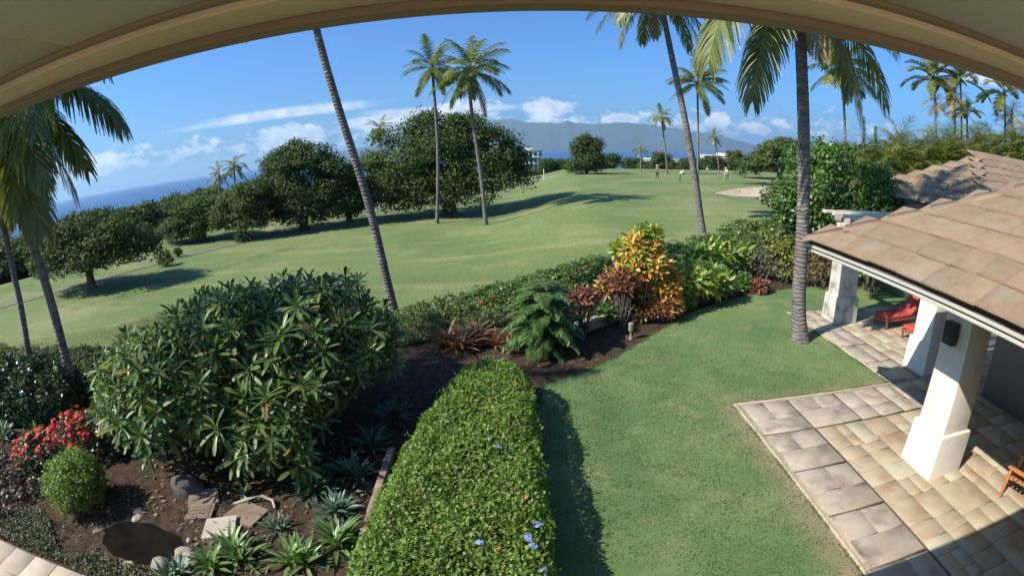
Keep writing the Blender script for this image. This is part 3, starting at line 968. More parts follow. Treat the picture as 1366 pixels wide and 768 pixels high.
def chaise(name, label, loc, rz, length=1.95, back=True):
    t = thing(name, label, 'chaise' if back else 'footstool', loc, rz, 'red cushioned lanai seats')
    g = Geo()
    for y in (-.31, .31): g.box((0.0, y - .025, .24), (length, y + .025, .31))
    for x in (0.0, length - .05): g.box((x, -.284, .242), (x + .05, .284, .308))
    bevel(g.obj('frame', M_TEAK, t), .006)
    for x in (.06, length - .12):
        for y in (-.30, .30):
            g = Geo(); g.box((x - .03, y - .03, 0), (x + .03, y + .03, .238)); bevel(g.obj('leg', M_TEAK, t), .006)
    L2 = length * .62 if back else length
    g = Geo(); g.box((.01, -.33, .312), (L2, .33, .43)); c = bevel(g.obj('seat_cushion', M_RED, t), .045, 3)
    if back:
        g = Geo(); M = Matrix.Translation((L2 + .02, 0, .33)) @ Matrix.Rotation(radians(-38), 4, 'Y')
        g.box((0, -.33, 0), (.82, .33, .11), 0, M); bevel(g.obj('back_cushion', M_RED, t), .04, 3)
        g = Geo(); g.box((0, -.30, -.04), (.80, .30, -.003), 0, M); g.obj('backrest', M_TEAK, t)
    return t


chaise('chaise_lounge', 'red cushioned wooden chaise longue with raised back, between the two far white columns', (11.65, 12.62, .06), radians(4))
chaise('footstool', 'low red cushioned footstool half hidden behind the middle white column', (11.75, 11.25, .06), radians(6), .75, False)

tc_ = thing('patio_armchair', 'orange teak armchair at the edge of the patio by the near column', 'armchair', (8.62, 4.05, .06), radians(14))
for x in (-.3, .3):
    for y in (-.3, .3):
        g = Geo(); g.box((x - .03, y - .03, 0), (x + .03, y + .03, .56 if y > 0 or True else .8)); bevel(g.obj('leg', M_ORWOOD, tc_), .006)
for x in (-.31, .31):
    g = Geo(); g.box((x - .055, -.36, .562), (x + .055, .37, .595)); bevel(g.obj('armrest', M_ORWOOD, tc_), .01)
for k in range(6):
    g = Geo(); g.box((-.268, -.28 + k * .1, .36), (.268, -.20 + k * .1, .382)); bevel(g.obj('seat_slat', M_ORWOOD, tc_), .004)
for k in range(6):
    g = Geo(); g.box((-.25 + k * .09, -.36, .40), (-.19 + k * .09, -.335, .90)); bevel(g.obj('back_slat', M_ORWOOD, tc_), .004)
g = Geo(); g.box((-.3, -.365, .902), (.3, -.33, .97)); bevel(g.obj('top_rail', M_ORWOOD, tc_), .006)

tb = thing('slatted_table', 'long cream slatted table in the shade at the end of the brown wall', 'table', (13.2, 8.05, .06))
for k in range(6):
    g = Geo(); g.box((-1.25, -.36 + k * .125, .66), (1.25, -.27 + k * .125, .69)); bevel(g.obj('slat', M_SLAT, tb), .004)
g = Geo(); g.box((-1.28, -.40, .60), (1.28, -.365, .70)); g.box((-1.28, .385, .60), (1.28, .42, .70)); bevel(g.obj('rail', M_SLAT, tb), .004)
for x in (-1.1, 1.1):
    for y in (-.33, .35):
        g = Geo(); g.box((x - .035, y - .035, 0), (x + .035, y + .035, .655)); g.obj('leg', M_SLAT, tb)
# ------------------------------------------------------------------ palms
def ring_bark(name, c1, c2, period=0.11, bump=1.0):
    m, nt, N, L, B = new_mat(name)
    tc = N.new('ShaderNodeTexCoord')
    n = N.new('ShaderNodeTexNoise'); n.inputs['Scale'].default_value = 3.0; n.inputs['Detail'].default_value = 8; n.inputs['Roughness'].default_value = .7
    mp = N.new('ShaderNodeMapping'); mp.inputs['Scale'].default_value = (1, 1, 2.5); L.new(tc.outputs['Object'], mp.inputs[0]); L.new(mp.outputs[0], n.inputs['Vector'])
    w = N.new('ShaderNodeTexWave'); w.bands_direction = 'Z'; w.inputs['Scale'].default_value = 1 / period / 3.14; w.inputs['Distortion'].default_value = 7.0; w.inputs['Detail'].default_value = 4; w.inputs['Detail Scale'].default_value = 1.2
    L.new(tc.outputs['Object'], w.inputs['Vector'])
    r = N.new('ShaderNodeValToRGB'); L.new(n.outputs[0], r.inputs[0])
    r.color_ramp.elements[0].position = .34; r.color_ramp.elements[0].color = (*c1, 1); r.color_ramp.elements[1].position = .66; r.color_ramp.elements[1].color = (*c2, 1)
    mx = N.new('ShaderNodeMix'); mx.data_type = 'RGBA'; mx.blend_type = 'MULTIPLY'
    mr = N.new('ShaderNodeMapRange'); L.new(w.outputs[1], mr.inputs[0]); mr.inputs[1].default_value = 0.0; mr.inputs[2].default_value = .35; mr.inputs[3].default_value = .38; mr.inputs[4].default_value = 0
    L.new(mr.outputs[0], mx.inputs[0]); L.new(r.outputs[0], mx.inputs[6]); mx.inputs[7].default_value = (.45, .42, .40, 1)
    L.new(mx.outputs[2], B.inputs['Base Color']); B.inputs['Roughness'].default_value = .9; B.inputs['Specular IOR Level'].default_value = .2
    b = N.new('ShaderNodeBump'); b.inputs['Strength'].default_value = bump; b.inputs['Distance'].default_value = .02
    ad = N.new('ShaderNodeMath'); ad.operation = 'ADD'; L.new(w.outputs[1], ad.inputs[0]); L.new(n.outputs[0], ad.inputs[1])
    L.new(ad.outputs[0], b.inputs['Height']); L.new(b.outputs[0], B.inputs['Normal'])
    return m


M_PALMBARK = ring_bark('palm_bark', (0.095, 0.083, 0.075), (0.26, 0.235, 0.215))
M_BARK = noise_mat('tree_bark', (0.075, 0.06, 0.045), (0.17, 0.145, 0.115), scale=5, detail=8, rough=.95, bump=.8, bscale=18, stretch=(1, 1, .35))
M_FROND = leaf_mat('palm_leaflet', [(0.055, 0.092, 0.022), (0.120, 0.155, 0.036), (0.235, 0.225, 0.065)], rough=.42, trans=.38)
M_FROND_OLD = leaf_mat('old_palm_leaflet', [(0.13, 0.13, 0.035), (0.26, 0.20, 0.06), (0.24, 0.15, 0.055)], rough=.5, trans=.25)
M_FROND_GOLD = leaf_mat('golden_palm_leaflet', [(0.16, 0.15, 0.035), (0.34, 0.24, 0.06), (0.30, 0.15, 0.05)], rough=.45, trans=.3)
M_RACHIS = noise_mat('palm_rachis', (0.16, 0.17, 0.05), (0.26, 0.24, 0.08), scale=2, rough=.5)
M_HUSK = noise_mat('palm_husk', (0.13, 0.085, 0.045), (0.24, 0.17, 0.09), scale=8, rough=.95, bump=.6, stretch=(3, 3, .5))
M_NUT = noise_mat('coconut_husk', (0.16, 0.15, 0.05), (0.27, 0.19, 0.07), scale=3, rough=.5)


def frond_mesh(L_, el0, curl, n, leaf, seed, mat, wl=0.028, segs=2, droop=.55, bushy=1.0):
    """frond along +Y starting at elevation el0 (rad) and curling down; n leaflet pairs of length leaf"""
    r = random.Random(seed)
    g = Geo(); pts = []; p = Vector((0, 0, 0)); K = 14
    tw = r.uniform(-.25, .25)
    for i in range(K + 1):
        t = i / K
        e = el0 - curl * (t ** 1.35)
        pts.append(p.copy())
        az = tw * t * t
        p = p + Vector((sin(az) * cos(e), cos(az) * cos(e), sin(e))) * (L_ / K)
    g.tube(pts, [max(.006, .035 * (1 - .88 * (i / K))) * (L_ / 3.6) * (1.5 if i == 0 else 1) for i in range(K + 1)], 4, 1, cap=False)
    V, F = [], []
    for i in range(n):
        t = .16 + .84 * (i + r.uniform(-.3, .3)) / n
        t = min(max(t, .12), .995)
        f = t * K; a = int(min(f, K - 1)); q = pts[a].lerp(pts[a + 1], f - a)
        T = (pts[a + 1] - pts[a]).normalized()
        S = T.cross(Vector((0, 0, 1)))
        S = S.normalized() if S.length > .05 else Vector((1, 0, 0))
        U = S.cross(T)
        prof = leaf * (0.55 + .9 * math.sin(min(1, t * 1.05) * pi * .78) * .62) * (1 - .55 * max(0, t - .72) / .28)
        for sg in (-1, 1):
            ll = prof * r.uniform(.85, 1.1)
            fw = .35 + .65 * t + r.uniform(-.1, .1)
            d = (S * sg * (1.0 - .35 * t) + T * fw + U * (.22 * bushy - droop * .2 + r.uniform(-.12, .12))).normalized()
            w = (T - d * T.dot(d)).normalized() * wl * (L_ / 3.6)
            b = len(V); P = q.copy(); dd = d.copy()
            V.append(P - w); V.append(P + w)
            for s_ in range(1, segs + 1):
                dd = (dd - Vector((0, 0, droop * (1.0 if s_ > 1 else .35) * r.uniform(.7, 1.25)))).normalized()
                P = P + dd * (ll / segs)
                ww = w * (.9 if s_ < segs else .25)
                V.append(P - ww); V.append(P + ww)
            for s_ in range(segs):
                k = b + 2 * s_; F.append((k, k + 1, k + 3, k + 2))
    g.add(V, F, 0)
    return g.mesh('frond', [mat, M_RACHIS])


FRONDS = {}


def fronds(kind):
    if kind in FRONDS: return FRONDS[kind]
    out = []
    spec = {'near': (3.9, 64, .92, .023, 3), 'mid': (3.1, 40, .75, .034, 2), 'far': (3.0, 24, .7, .045, 2), 'areca': (1.9, 16, .52, .034, 1), 'areca_gold': (1.6, 16, .5, .04, 1), 'foxtail': (2.5, 30, .55, .05, 2)}[kind]
    L_, n, leaf, wl, segs = spec
    for el, curl in ((78, 55), (62, 75), (45, 85), (28, 85), (8, 75), (-14, 60), (-38, 42), (-60, 25)):
        for s in range(2):
            mat = M_FROND_GOLD if kind == 'areca_gold' else (M_FROND_OLD if el < -50 else M_FROND)
            if kind == 'foxtail': cu = curl * .8
            elif kind == 'mid': cu = curl * .78
            else: cu = curl
            out.append((el, frond_mesh(L_, radians(el), radians(cu), n, leaf, int(el * 7 + s * 131 + n), mat, wl, segs, droop=.6 if kind != 'foxtail' else .3, bushy=1.0 if kind != 'foxtail' else 2.2)))
    FRONDS[kind] = out
    return out


def palm(name, label, base, path, r0, r1, kind, n=22, seed=1, scale=1.0, els=None, group=None, nuts=0, cat='palm tree', k=9, wind=0.0, azs=None, rings=True, low=-38, hang=()):
    """path: trunk points above the base in metres of the world; the crown sits on the last one"""
    t = thing(name, label, cat, base, 0, group)
    B_ = Vector(base); r = random.Random(seed)
    P = smooth_poly([tuple(Vector(p) - B_) for p in [base] + list(path)], 3, closed=False)
    # even steps
    seg = np.r_[0, np.cumsum(np.linalg.norm(np.diff(P, axis=0), axis=1))]
    nseg = int(max(8, min(130, seg[-1] / (.075 if rings else .6))))
    s = np.linspace(0, seg[-1], nseg)
    Q = np.stack([np.interp(s, seg, P[:, i]) for i in range(3)], 1)
    rad = []
    for i, si in enumerate(s):
        tt = si / seg[-1]
        rr = r1 + (r0 * .74 - r1) * (1 - tt) ** 1.1 + r0 * .36 * math.exp(-si / .35)
        if rings: rr *= 1 + (.012 if i % 2 else -.006) + r.uniform(-.022, .022)
        rad.append(rr)
    g = Geo(); g.tube(Q, rad, k)
    g.obj('trunk', M_PALMBARK, t, smooth=True)
    top = Vector(Q[-1]); ax = (top - Vector(Q[-4])).normalized()
    g = Geo(); g.tube([top - ax * .25, top + ax * .1, top + ax * .55], [r1 * 1.05, r1 * 1.5, r1 * .5], 7)
    g.obj('crown_shaft', M_HUSK, t, smooth=True)
    fs = fronds(kind)
    for i in range(n):
        u = (i + .5) / n
        want = (80 - (80 - low) * u ** .85) if els is None else els[i % len(els)]
        cands = sorted(fs, key=lambda f: abs(f[0] - want - r.uniform(-12, 12)))[:2]
        me = cands[r.randrange(2)][1]
        o = link('frond', me, t)
        az = (i * 2.39996 + r.uniform(-.35, .35)) if azs is None else azs[i % len(azs)]
        if wind: az = az + wind * sin(az - 1.2)
        sc = scale * r.uniform(.86, 1.08)
        o.location = top + ax * (.28 - .3 * u) + Vector((sin(-az), cos(az), 0)) * r1 * .6
        o.rotation_euler = (r.uniform(-.08, .08), r.uniform(-.25, .25), az)
        o.scale = (sc, sc, sc)
    for (az, el, sc, tw) in hang:           # old fronds hanging from under the crown
        me = min(fs, key=lambda f: abs(f[0] - el))[1]
        o = link('frond', me, t); az = radians(az)
        o.location = top + Vector((sin(-az), cos(az), 0)) * r1 * .7; o.rotation_euler = (0, radians(tw), az); o.scale = (sc, sc, sc)
    for i in range(nuts):
        g = Geo(); a = i * 2.4 + r.random(); g.lathe([(0, -.13), (.075, -.09), (.105, 0), (.075, .09), (0, .13)], 7)
        o = g.obj('coconut', M_NUT, t, smooth=True)
        o.location = top + Vector((cos(a), sin(a), 0)) * (r1 + .14) + Vector((0, 0, -.15 - .12 * (i % 3)))
        o.scale = (1, 1, 1.1)
    return t


G_PALM = 'coconut palms of the garden and golf course'
palm('coconut_palm', 'dark fronded coconut palm, nearer and inner one of the leaning pair at the far left', (-11.18, 8.6, 0), [(-11.10, 8.66, 1.8), (-11.17, 8.62, 3.46), (-11.45, 8.3, 5.6), (-11.75, 7.95, 7.9)], .17, .12, 'near', 23, 3, 1.0, group=G_PALM, nuts=7, low=-50, hang=[(-92, 28, 1.12, 8), (-72, 8, 1.12, 0), (-108, 8, 1.1, -8), (-84, 8, 1.15, 12), (-88, -14, 1.0, 10), (-100, -38, .95, -12), (-95, -60, .9, 0), (-140, -38, .9, 10)])
palm('coconut_palm', 'slimmer coconut palm, outer and farther one of the leaning pair at the far left', (-15.81, 10.52, 0), [(-15.6, 10.7, 2), (-15.69, 10.7, 3.61), (-15.8, 10.66, 6.2), (-16.1, 10.5, 7.7)], .16, .11, 'near', 26, 8, .85, group=G_PALM, nuts=4, low=-70, hang=[(-90, -38, .9, 0), (-70, -60, .95, 8), (-110, -60, .95, -8)])
palm('coconut_palm', 'tall bare leaning palm trunk beside the plumeria, its crown hidden by the eave', (-3.79, 15.58, 0), [(-3.98, 15.52, 1.6), (-4.33, 15.44, 4.04), (-5.06, 15.21, 6.87), (-5.62, 15.02, 9.26), (-6.25, 14.8, 12.4)], .185, .115, 'near', 20, 5, .9, group=G_PALM, nuts=5)
palm('coconut_palm', 'slim straight coconut palm, left of the pair in front of the spreading tree', (-5.35, 37.35, 0), [(-5.1, 37.39, 3.2), (-5.0, 37.4, 5.9), (-5.1, 37.39, 8.8), (-5.2, 37.37, 11.3)], .17, .11, 'mid', 26, 11, .80, group=G_PALM, nuts=6, wind=.35)
palm('coconut_palm', 'bent trunk coconut palm, right of the pair in front of the spreading tree', (-1.67, 35.27, .04), [(-1.75, 35.26, 2.0), (-1.95, 35.25, 4.4), (-2.3, 35.23, 7.3), (-2.42, 35.23, 9.2), (-2.35, 35.23, 10.6)], .19, .12, 'mid', 28, 14, .98, group=G_PALM, nuts=6, wind=.3)
palm('coconut_palm', 'coconut palm with bowed grey trunk rising behind the light green shrubs', (9.98, 25.09, .6), [(9.55, 25.25, 3.4), (8.95, 25.47, 7.08), (8.5, 25.62, 9.6), (8.14, 25.74, 12.2), (7.97, 25.8, 13.6)], .25, .15, 'near', 24, 21, .95, group=G_PALM, nuts=5, low=-25, hang=[(88, -14, 1.1, 0), (102, -38, 1.1, 10), (75, 8, 1.1, -10), (-95, -38, 1.1, 30), (-125, -38, 1.15, 10), (150, -60, .8, 0), (128, -14, 1.1, 0), (-105, -14, 1.1, 0)])
palm('coconut_palm', 'big upright coconut palm with thick grey trunk on the lawn at the patio corner', (8.16, 12.16, 0), [(7.98, 12.29, 1.2), (7.93, 12.32, 3.2), (7.85, 12.37, 6.35), (7.84, 12.37, 8.5), (7.9, 12.33, 10.2)], .29, .155, 'near', 22, 33, .95, group=G_PALM, nuts=6, k=12, low=-8, hang=[(117, -14, 1.42, 4), (124, -38, 1.25, 0), (108, -38, 1.0, 10), (152, -60, .72, 10), (-100, -38, 1.12, 0), (-116, -60, 1.1, 0), (-80, -38, 1.0, 10)])
palm('coconut_palm', 'windswept coconut palm on a thin straight trunk behind the bowed palm', (20.69, 54.18, 1.39), [(20.7, 54.2, 5), (20.72, 54.2, 9), (20.71, 54.18, 12.4)], .17, .12, 'mid', 28, 41, 1.25, group=G_PALM, wind=.4, low=-25)
palm('coconut_palm', 'coconut palm with swept fronds just right of the big patio palm trunk', (25.5, 33.5, 1.3), [(25.4, 33.5, 4.5), (25.25, 33.6, 8), (25.1, 33.65, 12.0)], .16, .11, 'mid', 28, 44, 1.12, group=G_PALM, wind=.4, low=-30)
palm('coconut_palm', 'small far coconut palm with star shaped crown above the white buildings and the golfers', (23.67, 74.97, 1.37), [(23.5, 75, 4), (23.1, 75.1, 7.5), (22.9, 75.2, 9.8)], .18, .12, 'far', 20, 46, .78, group=G_PALM, rings=False, k=6)
palm('coconut_palm', 'tiny far palm leaning left, just right of the bowed trunk at the horizon', (33.6, 78.2, 1.36), [(33.4, 78.3, 4), (32.8, 78.4, 7.2)], .15, .1, 'far', 16, 47, .62, group=G_PALM, rings=False, k=6)
palm('coconut_palm', 'small palm peeping out behind the left side of the spreading tree', (-14.2, 58.3, .03), [(-14.3, 58.3, 4.5), (-14.37, 58.25, 8.2)], .16, .11, 'far', 18, 48, .72, group=G_PALM, rings=False, k=6)
palm('coconut_palm', 'short ragged palm sticking out above the left end of the tree group', (-30.1, 51.9, 0), [(-30.1, 51.9, 3), (-30.08, 51.92, 5.6)], .16, .11, 'far', 16, 49, .72, group=G_PALM, rings=False, k=6)
palm('coconut_palm', 'lower dry looking palm at the left end of the tree group', (-31.9, 51.0, 0), [(-31.8, 51, 3), (-31.6, 51.0, 4.9)], .15, .1, 'far', 12, 50, .6, group=G_PALM, rings=False, k=6)
palm('coconut_palm', 'stubby palm in front of the white buildings left of the bowed trunk', (21.0, 80.5, 1.0), [(21.0, 80.5, 3.2), (21.0, 80.6, 4.6)], .16, .12, 'far', 12, 52, .6, group=G_PALM, rings=False, k=6)

G_TALL = 'tall slender palms above the palm hedge at the right'
F_ELS = [70, 45, 22, 40, 5, -5, 25, 60, 12]
for i, (lb, top, sc, gold) in enumerate([
        ('tall slender palm with grey shaft, leftmost of the high crowns at the right edge', (32.8, 30.81, 12.1), 1.02, 0),
        ('tall slender palm with pale shaft, middle of the high crowns close under the eave', (34.3, 29.13, 12.1), 1.05, 0),
        ('tall slender palm at the right edge with crown touching the eave', (32.54, 23.26, 10.8), .9, 0),
        ('shorter palm with a yellow and orange tuft below the leftmost high crown', (31.39, 29.39, 9.9), .46, 1),
        ('palm with the widest golden tuft, below the middle high crown', (32.43, 28.24, 10.4), .62, 1),
        ('palm with a drooping green crown right of the golden tufts', (33.09, 27.46, 9.5), .55, 0),
        ('palm with a rusty gold tuft at the right edge above the palm hedge', (32.86, 22.81, 9.4), .6, 1)]):
    x, y, z = top; gz0 = gz1(x, y)
    palm('slender_palm', lb, (x + .1, y, gz0), [(x + .1, y, gz0 + (z - gz0) * .5), (x, y, z)], .13, .085, 'areca_gold' if gold else 'foxtail', 15 if not gold else 20, 60 + i, sc * (1.75 if gold else 1.22), els=F_ELS if not gold else None, group=G_TALL, rings=False, k=7)

# the palm hedge: clumping palms, several canes each
G_AR = 'clumping palms of the tall palm hedge'


def clump_palm(name, label, loc, h, seed, canes=6, kind='areca', group=G_AR, spread=.9, sc=1.0, nf=7):
    t = thing(name, label, 'palm', loc, 0, group)
    r = random.Random(seed)
    fs = fronds(kind)
    for c in range(canes):
        a = c * 2.4 + r.random(); d = spread * math.sqrt((c + .3) / canes)
        hh = h * r.uniform(.55, 1.0)
        x, y = d * cos(a), d * sin(a)
        top = Vector((x * 1.5, y * 1.5, hh))
        g = Geo(); g.tube([(x, y, 0), (x * 1.15, y * 1.15, hh * .55), top], [.06, .05, .035], 5)
        g.obj('cane', M_CANE, t, smooth=True)
        for i in range(nf):
            want = 75 - 85 * (i + .5) / nf
            me = sorted(fs, key=lambda f: abs(f[0] - want - r.uniform(-10, 10)))[r.randrange(2)][1]
            o = link('frond', me, t); az = i * 2.4 + r.uniform(-.4, .4) + c
            s = sc * r.uniform(.85, 1.15); o.scale = (s, s, s); o.location = top - Vector((0, 0, .05 * i)); o.rotation_euler = (0, r.uniform(-.2, .2), az)
    return t


M_CANE = noise_mat('palm_cane', (0.22, 0.21, 0.10), (0.36, 0.34, 0.20), scale=4, rough=.6)
ar = [(24.6, 29.4, 5.2), (25.7, 28.3, 5.6), (26.6, 27.6, 6.4), (27.6, 27.2, 6.0), (28.4, 26.0, 6.6), (29.3, 25.4, 7.0), (30.0, 24.4, 6.2), (30.6, 23.4, 7.4), (31.2, 22.4, 7.6), (31.6, 21.2, 8.0), (31.8, 20.0, 7.6), (32.4, 24.6, 7.4), (30.4, 26.6, 6.6), (27.2, 29.6, 5.8), (32.0, 18.4, 7.8)]
first = None
AR_LAB = ['lowest clump, at the left end of the palm hedge beside the flowering shrub', 'second clump from the left in the palm hedge', 'third clump from the left in the palm hedge, taller than its left neighbours', 'clump behind the peak of the second roof, left part of the palm hedge',
          'clump in the middle of the palm hedge under the leftmost high crown', 'clump in the middle of the palm hedge under the golden tufts', 'clump right of the golden tufts in the palm hedge', 'tall clump right of the middle of the palm hedge', 'tall clump beneath the right edge crown', 'tallest clump near the right edge of the palm hedge',
          'clump at the right edge of the palm hedge behind the ridge', 'clump of the back row, below the rusty gold tuft', 'clump of the back row, below the drooping green crown', 'clump of the back row at the left end of the palm hedge', 'outermost clump at the right end of the palm hedge']
for i, (x, y, h) in enumerate(ar):
    clump_palm('clumping_palm', 'green ' + AR_LAB[i], (x, y, gz1(x, y) - .05), h - gz1(x, y) + .1, 80 + i, canes=11, sc=1.35, nf=10, spread=1.25)
# ------------------------------------------------------------------ broad trees
M_TREE = leaf_mat('tree_leaf', [(0.036, 0.068, 0.018), (0.062, 0.104, 0.026), (0.105, 0.148, 0.040)], rough=.65, trans=.2, spec=.2)
M_TREE_D = leaf_mat('dark_tree_leaf', [(0.025, 0.053, 0.017), (0.046, 0.081, 0.024), (0.076, 0.112, 0.034)], rough=.65, trans=.18, spec=.2)
M_TREE_O = leaf_mat('olive_tree_leaf', [(0.052, 0.078, 0.025), (0.085, 0.115, 0.036), (0.125, 0.150, 0.052)], rough=.65, trans=.2, spec=.2)


M_TREE_L = leaf_mat('light_tree_leaf', [(0.062, 0.100, 0.024), (0.095, 0.140, 0.034), (0.150, 0.185, 0.055)], rough=.65, trans=.25, spec=.2)
CROWN_MIX = {'tree_leaf': [M_TREE, M_TREE_D, M_TREE_L], 'dark_tree_leaf': [M_TREE_D, M_TREE, M_TREE_O], 'olive_tree_leaf': [M_TREE_O, M_TREE, M_TREE_L]}
DENSE = [4.4, .74]


def crown_geo(g, lobes, rng, n_clump, per, leaf, clump_r=(.5, .9), flat=.55, up=.75, shell=.35, nmat=1):
    """leaf clumps over the outer part of a set of lobes (centre, radii): each clump a flattened spray of leaves"""
    vol = np.array([r[0] * r[1] + r[1] * r[2] + r[0] * r[2] for _, r in lobes]); vol /= vol.sum()
    nm = nmat
    T = ([(0, 0, 0), (.36, .45, .07), (0, 1, -.1), (-.36, .45, .07)], [(0, 1, 2, 3)])
    Ms = []
    n_clump = int(n_clump * DENSE[0]); leaf = leaf * DENSE[1]
    for (c, r), share in zip(lobes, vol):
        k = max(3, int(n_clump * share))
        u = rnd_unit(rng, k * 3); u = u[u[:, 2] > -.62][:k]; k = len(u)
        rad = 1 - shell * rng.random(k) ** 1.3
        C = np.array(c) + u * np.array(r) * rad[:, None]
        R_ = rng.uniform(*clump_r, k)
        for i in range(k):
            m = int(per * 1.3 * R_[i] ** 2 / (clump_r[1] ** 2) * rng.uniform(.7, 1.2)) + 4
            v = rnd_unit(rng, m) * (rng.random((m, 1)) ** .45) * R_[i]
            v[:, 2] *= flat
            P = C[i] + v
            nrm = rnd_unit(rng, m) * .5 + np.array([0, 0, up * .7]) + u[i] * .4 + v / R_[i] * 1.0
            D = rnd_unit(rng, m); D[:, 2] = D[:, 2] * .5 - .25
            Ms.append((int(rng.choice(nm, p=[.5, .3, .2])) if nm == 3 else 0, frames(P, D, nrm, leaf * rng.uniform(.6, 1.35, m))))
    for q in range(nm):
        sel = [b_ for a_, b_ in Ms if a_ == q]
        if sel: inst(g, T, np.concatenate(sel), q)


def roughen(lobes, rng, n=4):
    """smaller boughs bulging out of each lobe, so that the outline is uneven"""
    out = list(lobes)
    for c, r in lobes:
        u = rnd_unit(rng, n * 2); u = u[u[:, 2] > -.35][:n]
        for v in u:
            k = rng.uniform(.28, .48)
            out.append((tuple(np.array(c) + v * np.array(r) * rng.uniform(.82, 1.08)), tuple(np.array(r) * k * np.array([1, 1, .8]))))
    return out


def limb_pts(a, b, r, sag=.12, k=4):
    a, b = Vector(a), Vector(b); o = []
    for i in range(k + 1):
        t = i / k; p = a.lerp(b, t); L_ = (b - a).length
        if 0 < i < k: p += Vector((r.uniform(-1, 1), r.uniform(-1, 1), r.uniform(-.2, 1))) * L_ * sag * .5
        p.z += L_ * .10 * math.sin(pi * t)
        o.append(p)
    return o


def tree(name, label, base, trunk_h, r0, lobes, mat, seed, n_clump=160, per=46, leaf=.26, clump_r=(.5, .95), flat=.55, fork=4, group=None, cat='tree', lean=(0, 0), shell=.35):
    t = thing(name, label, cat, base, 0, group)
    r = random.Random(seed); rng = np.random.default_rng(seed)
    top = Vector((lean[0], lean[1], trunk_h))
    g = Geo(); g.tube([(0, 0, -.3), (0, 0, .12), Vector((lean[0] * .3, lean[1] * .3, trunk_h * .45)), top], [r0 * 1.7, r0 * 1.25, r0 * .95, r0 * .9], 9)
    g.obj('trunk', M_BARK, t, smooth=True)
    ls = sorted(lobes, key=lambda l: -l[1][0])
    for i, (c, rr) in enumerate(ls[:fork + 3]):
        end = Vector(c) - Vector((0, 0, rr[2] * .25))
        g = Geo(); P = limb_pts(top - Vector((0, 0, .1 * trunk_h)), end, r, .2, 5)
        g.tube(P, [r0 * .62 * (1 - .8 * j / 5) for j in range(6)], 6)
        for q in range(3):
            e2 = Vector(c) + Vector((r.uniform(-.7, .7) * rr[0], r.uniform(-.7, .7) * rr[1], r.uniform(-.1, .6) * rr[2]))
            g.tube(limb_pts(P[3], e2, r, .2, 3), [r0 * .26, r0 * .2, r0 * .13, r0 * .06], 5)
        g.obj('limb', M_BARK, t, smooth=True)
    g = Geo(); crown_geo(g, roughen(lobes, rng), rng, n_clump, per, leaf, clump_r, flat, shell=shell + .1, nmat=3)
    g.obj('crown', CROWN_MIX[mat.name], t)
    return t


def L3(*rows): return [((a, b, c), (d, e, f)) for a, b, c, d, e, f in rows]


tree('spreading_tree', 'huge domed spreading tree standing on the fairway behind the pair of palms', (-5.04, 43.1, -.02), 2.0, .55,
     L3((0, 0, 5.9, 3.6, 3.4, 2.6), (-3.6, -.5, 4.6, 2.9, 3.0, 2.2), (3.7, .3, 4.9, 2.7, 3.0, 2.0), (-1.9, .4, 6.8, 2.4, 2.4, 1.7), (1.9, -.2, 6.9, 2.4, 2.5, 1.6), (-5.4, .2, 3.4, 1.9, 2.2, 1.7),
        (5.3, .4, 4.3, 1.5, 2.0, 1.5), (-.8, -2.4, 3.9, 2.9, 2.0, 2.6), (2.8, -2.0, 3.2, 2.5, 1.8, 2.0), (-3.6, -2.2, 2.4, 2.2, 1.7, 1.7), (.6, 2.6, 4.6, 3.4, 2.0, 2.2), (.3, -2.8, 2.1, 2.2, 1.5, 1.5), (-5.6, -.6, 2.2, 1.6, 1.6, 1.5), (5.0, -.6, 3.0, 2.0, 1.8, 1.9), (-1.6, -1.0, 1.7, 2.0, 1.5, 1.3), (-1.4, -2.6, 1.4, 2.2, 1.3, 1.25), (2.2, -2.4, 1.7, 2.0, 1.3, 1.3), (-4.4, -1.4, 1.3, 1.7, 1.3, 1.2)), M_TREE, 1, 330, 52, .27, (.55, 1.05), group=None)
G_GRP = 'broad trees of the group left of the palms'
tree('broad_tree', 'tall dark broad tree with knobbly top in the middle of the left tree group', (-16.4, 38.7, -.35), 1.5, .42,
     L3((0, 0, 4.6, 2.3, 2.3, 2.1), (-1.5, .3, 5.6, 1.5, 1.5, 1.3), (1.5, 0, 5.9, 1.5, 1.6, 1.3), (-2.7, -.2, 3.6, 1.7, 1.7, 1.5), (2.7, .2, 4.2, 1.7, 1.7, 1.6), (.1, -1.6, 3.1, 2.2, 1.4, 1.6), (-.2, .4, 6.6, .9, .9, .7), (3.3, .2, 2.6, 1.5, 1.5, 1.5), (-2.6, -.4, 2.0, 1.6, 1.4, 1.4), (.4, -1.7, 1.8, 1.9, 1.2, 1.3), (2.4, -.8, 1.8, 1.4, 1.2, 1.3)), M_TREE_D, 2, 300, 46, .25, (.45, .9), group=G_GRP)
tree('broad_tree', 'lower olive tree on the left flank of the left tree group', (-20.3, 35.6, -.3), 1.1, .3,
     L3((0, 0, 2.9, 1.9, 1.8, 1.5), (-1.2, 0, 2.0, 1.4, 1.4, 1.3), (1.0, -.2, 3.7, 1.2, 1.2, 1.0), (1.0, -.8, 1.7, 1.5, 1.1, 1.2)), M_TREE_O, 3, 120, 42, .24, (.4, .8), group=G_GRP)
tree('broad_tree', 'round tree at the right end of the left tree group beside the bare palm trunk', (-13.4, 41.5, -.35), 1.2, .3,
     L3((0, 0, 3.1, 1.8, 1.7, 1.7), (1.4, 0, 2.3, 1.4, 1.3, 1.4), (-1.0, -.2, 3.8, 1.2, 1.2, 1.1), (.3, -1, 1.7, 1.5, 1.0, 1.2)), M_TREE_D, 4, 120, 42, .24, (.4, .8), group=G_GRP)
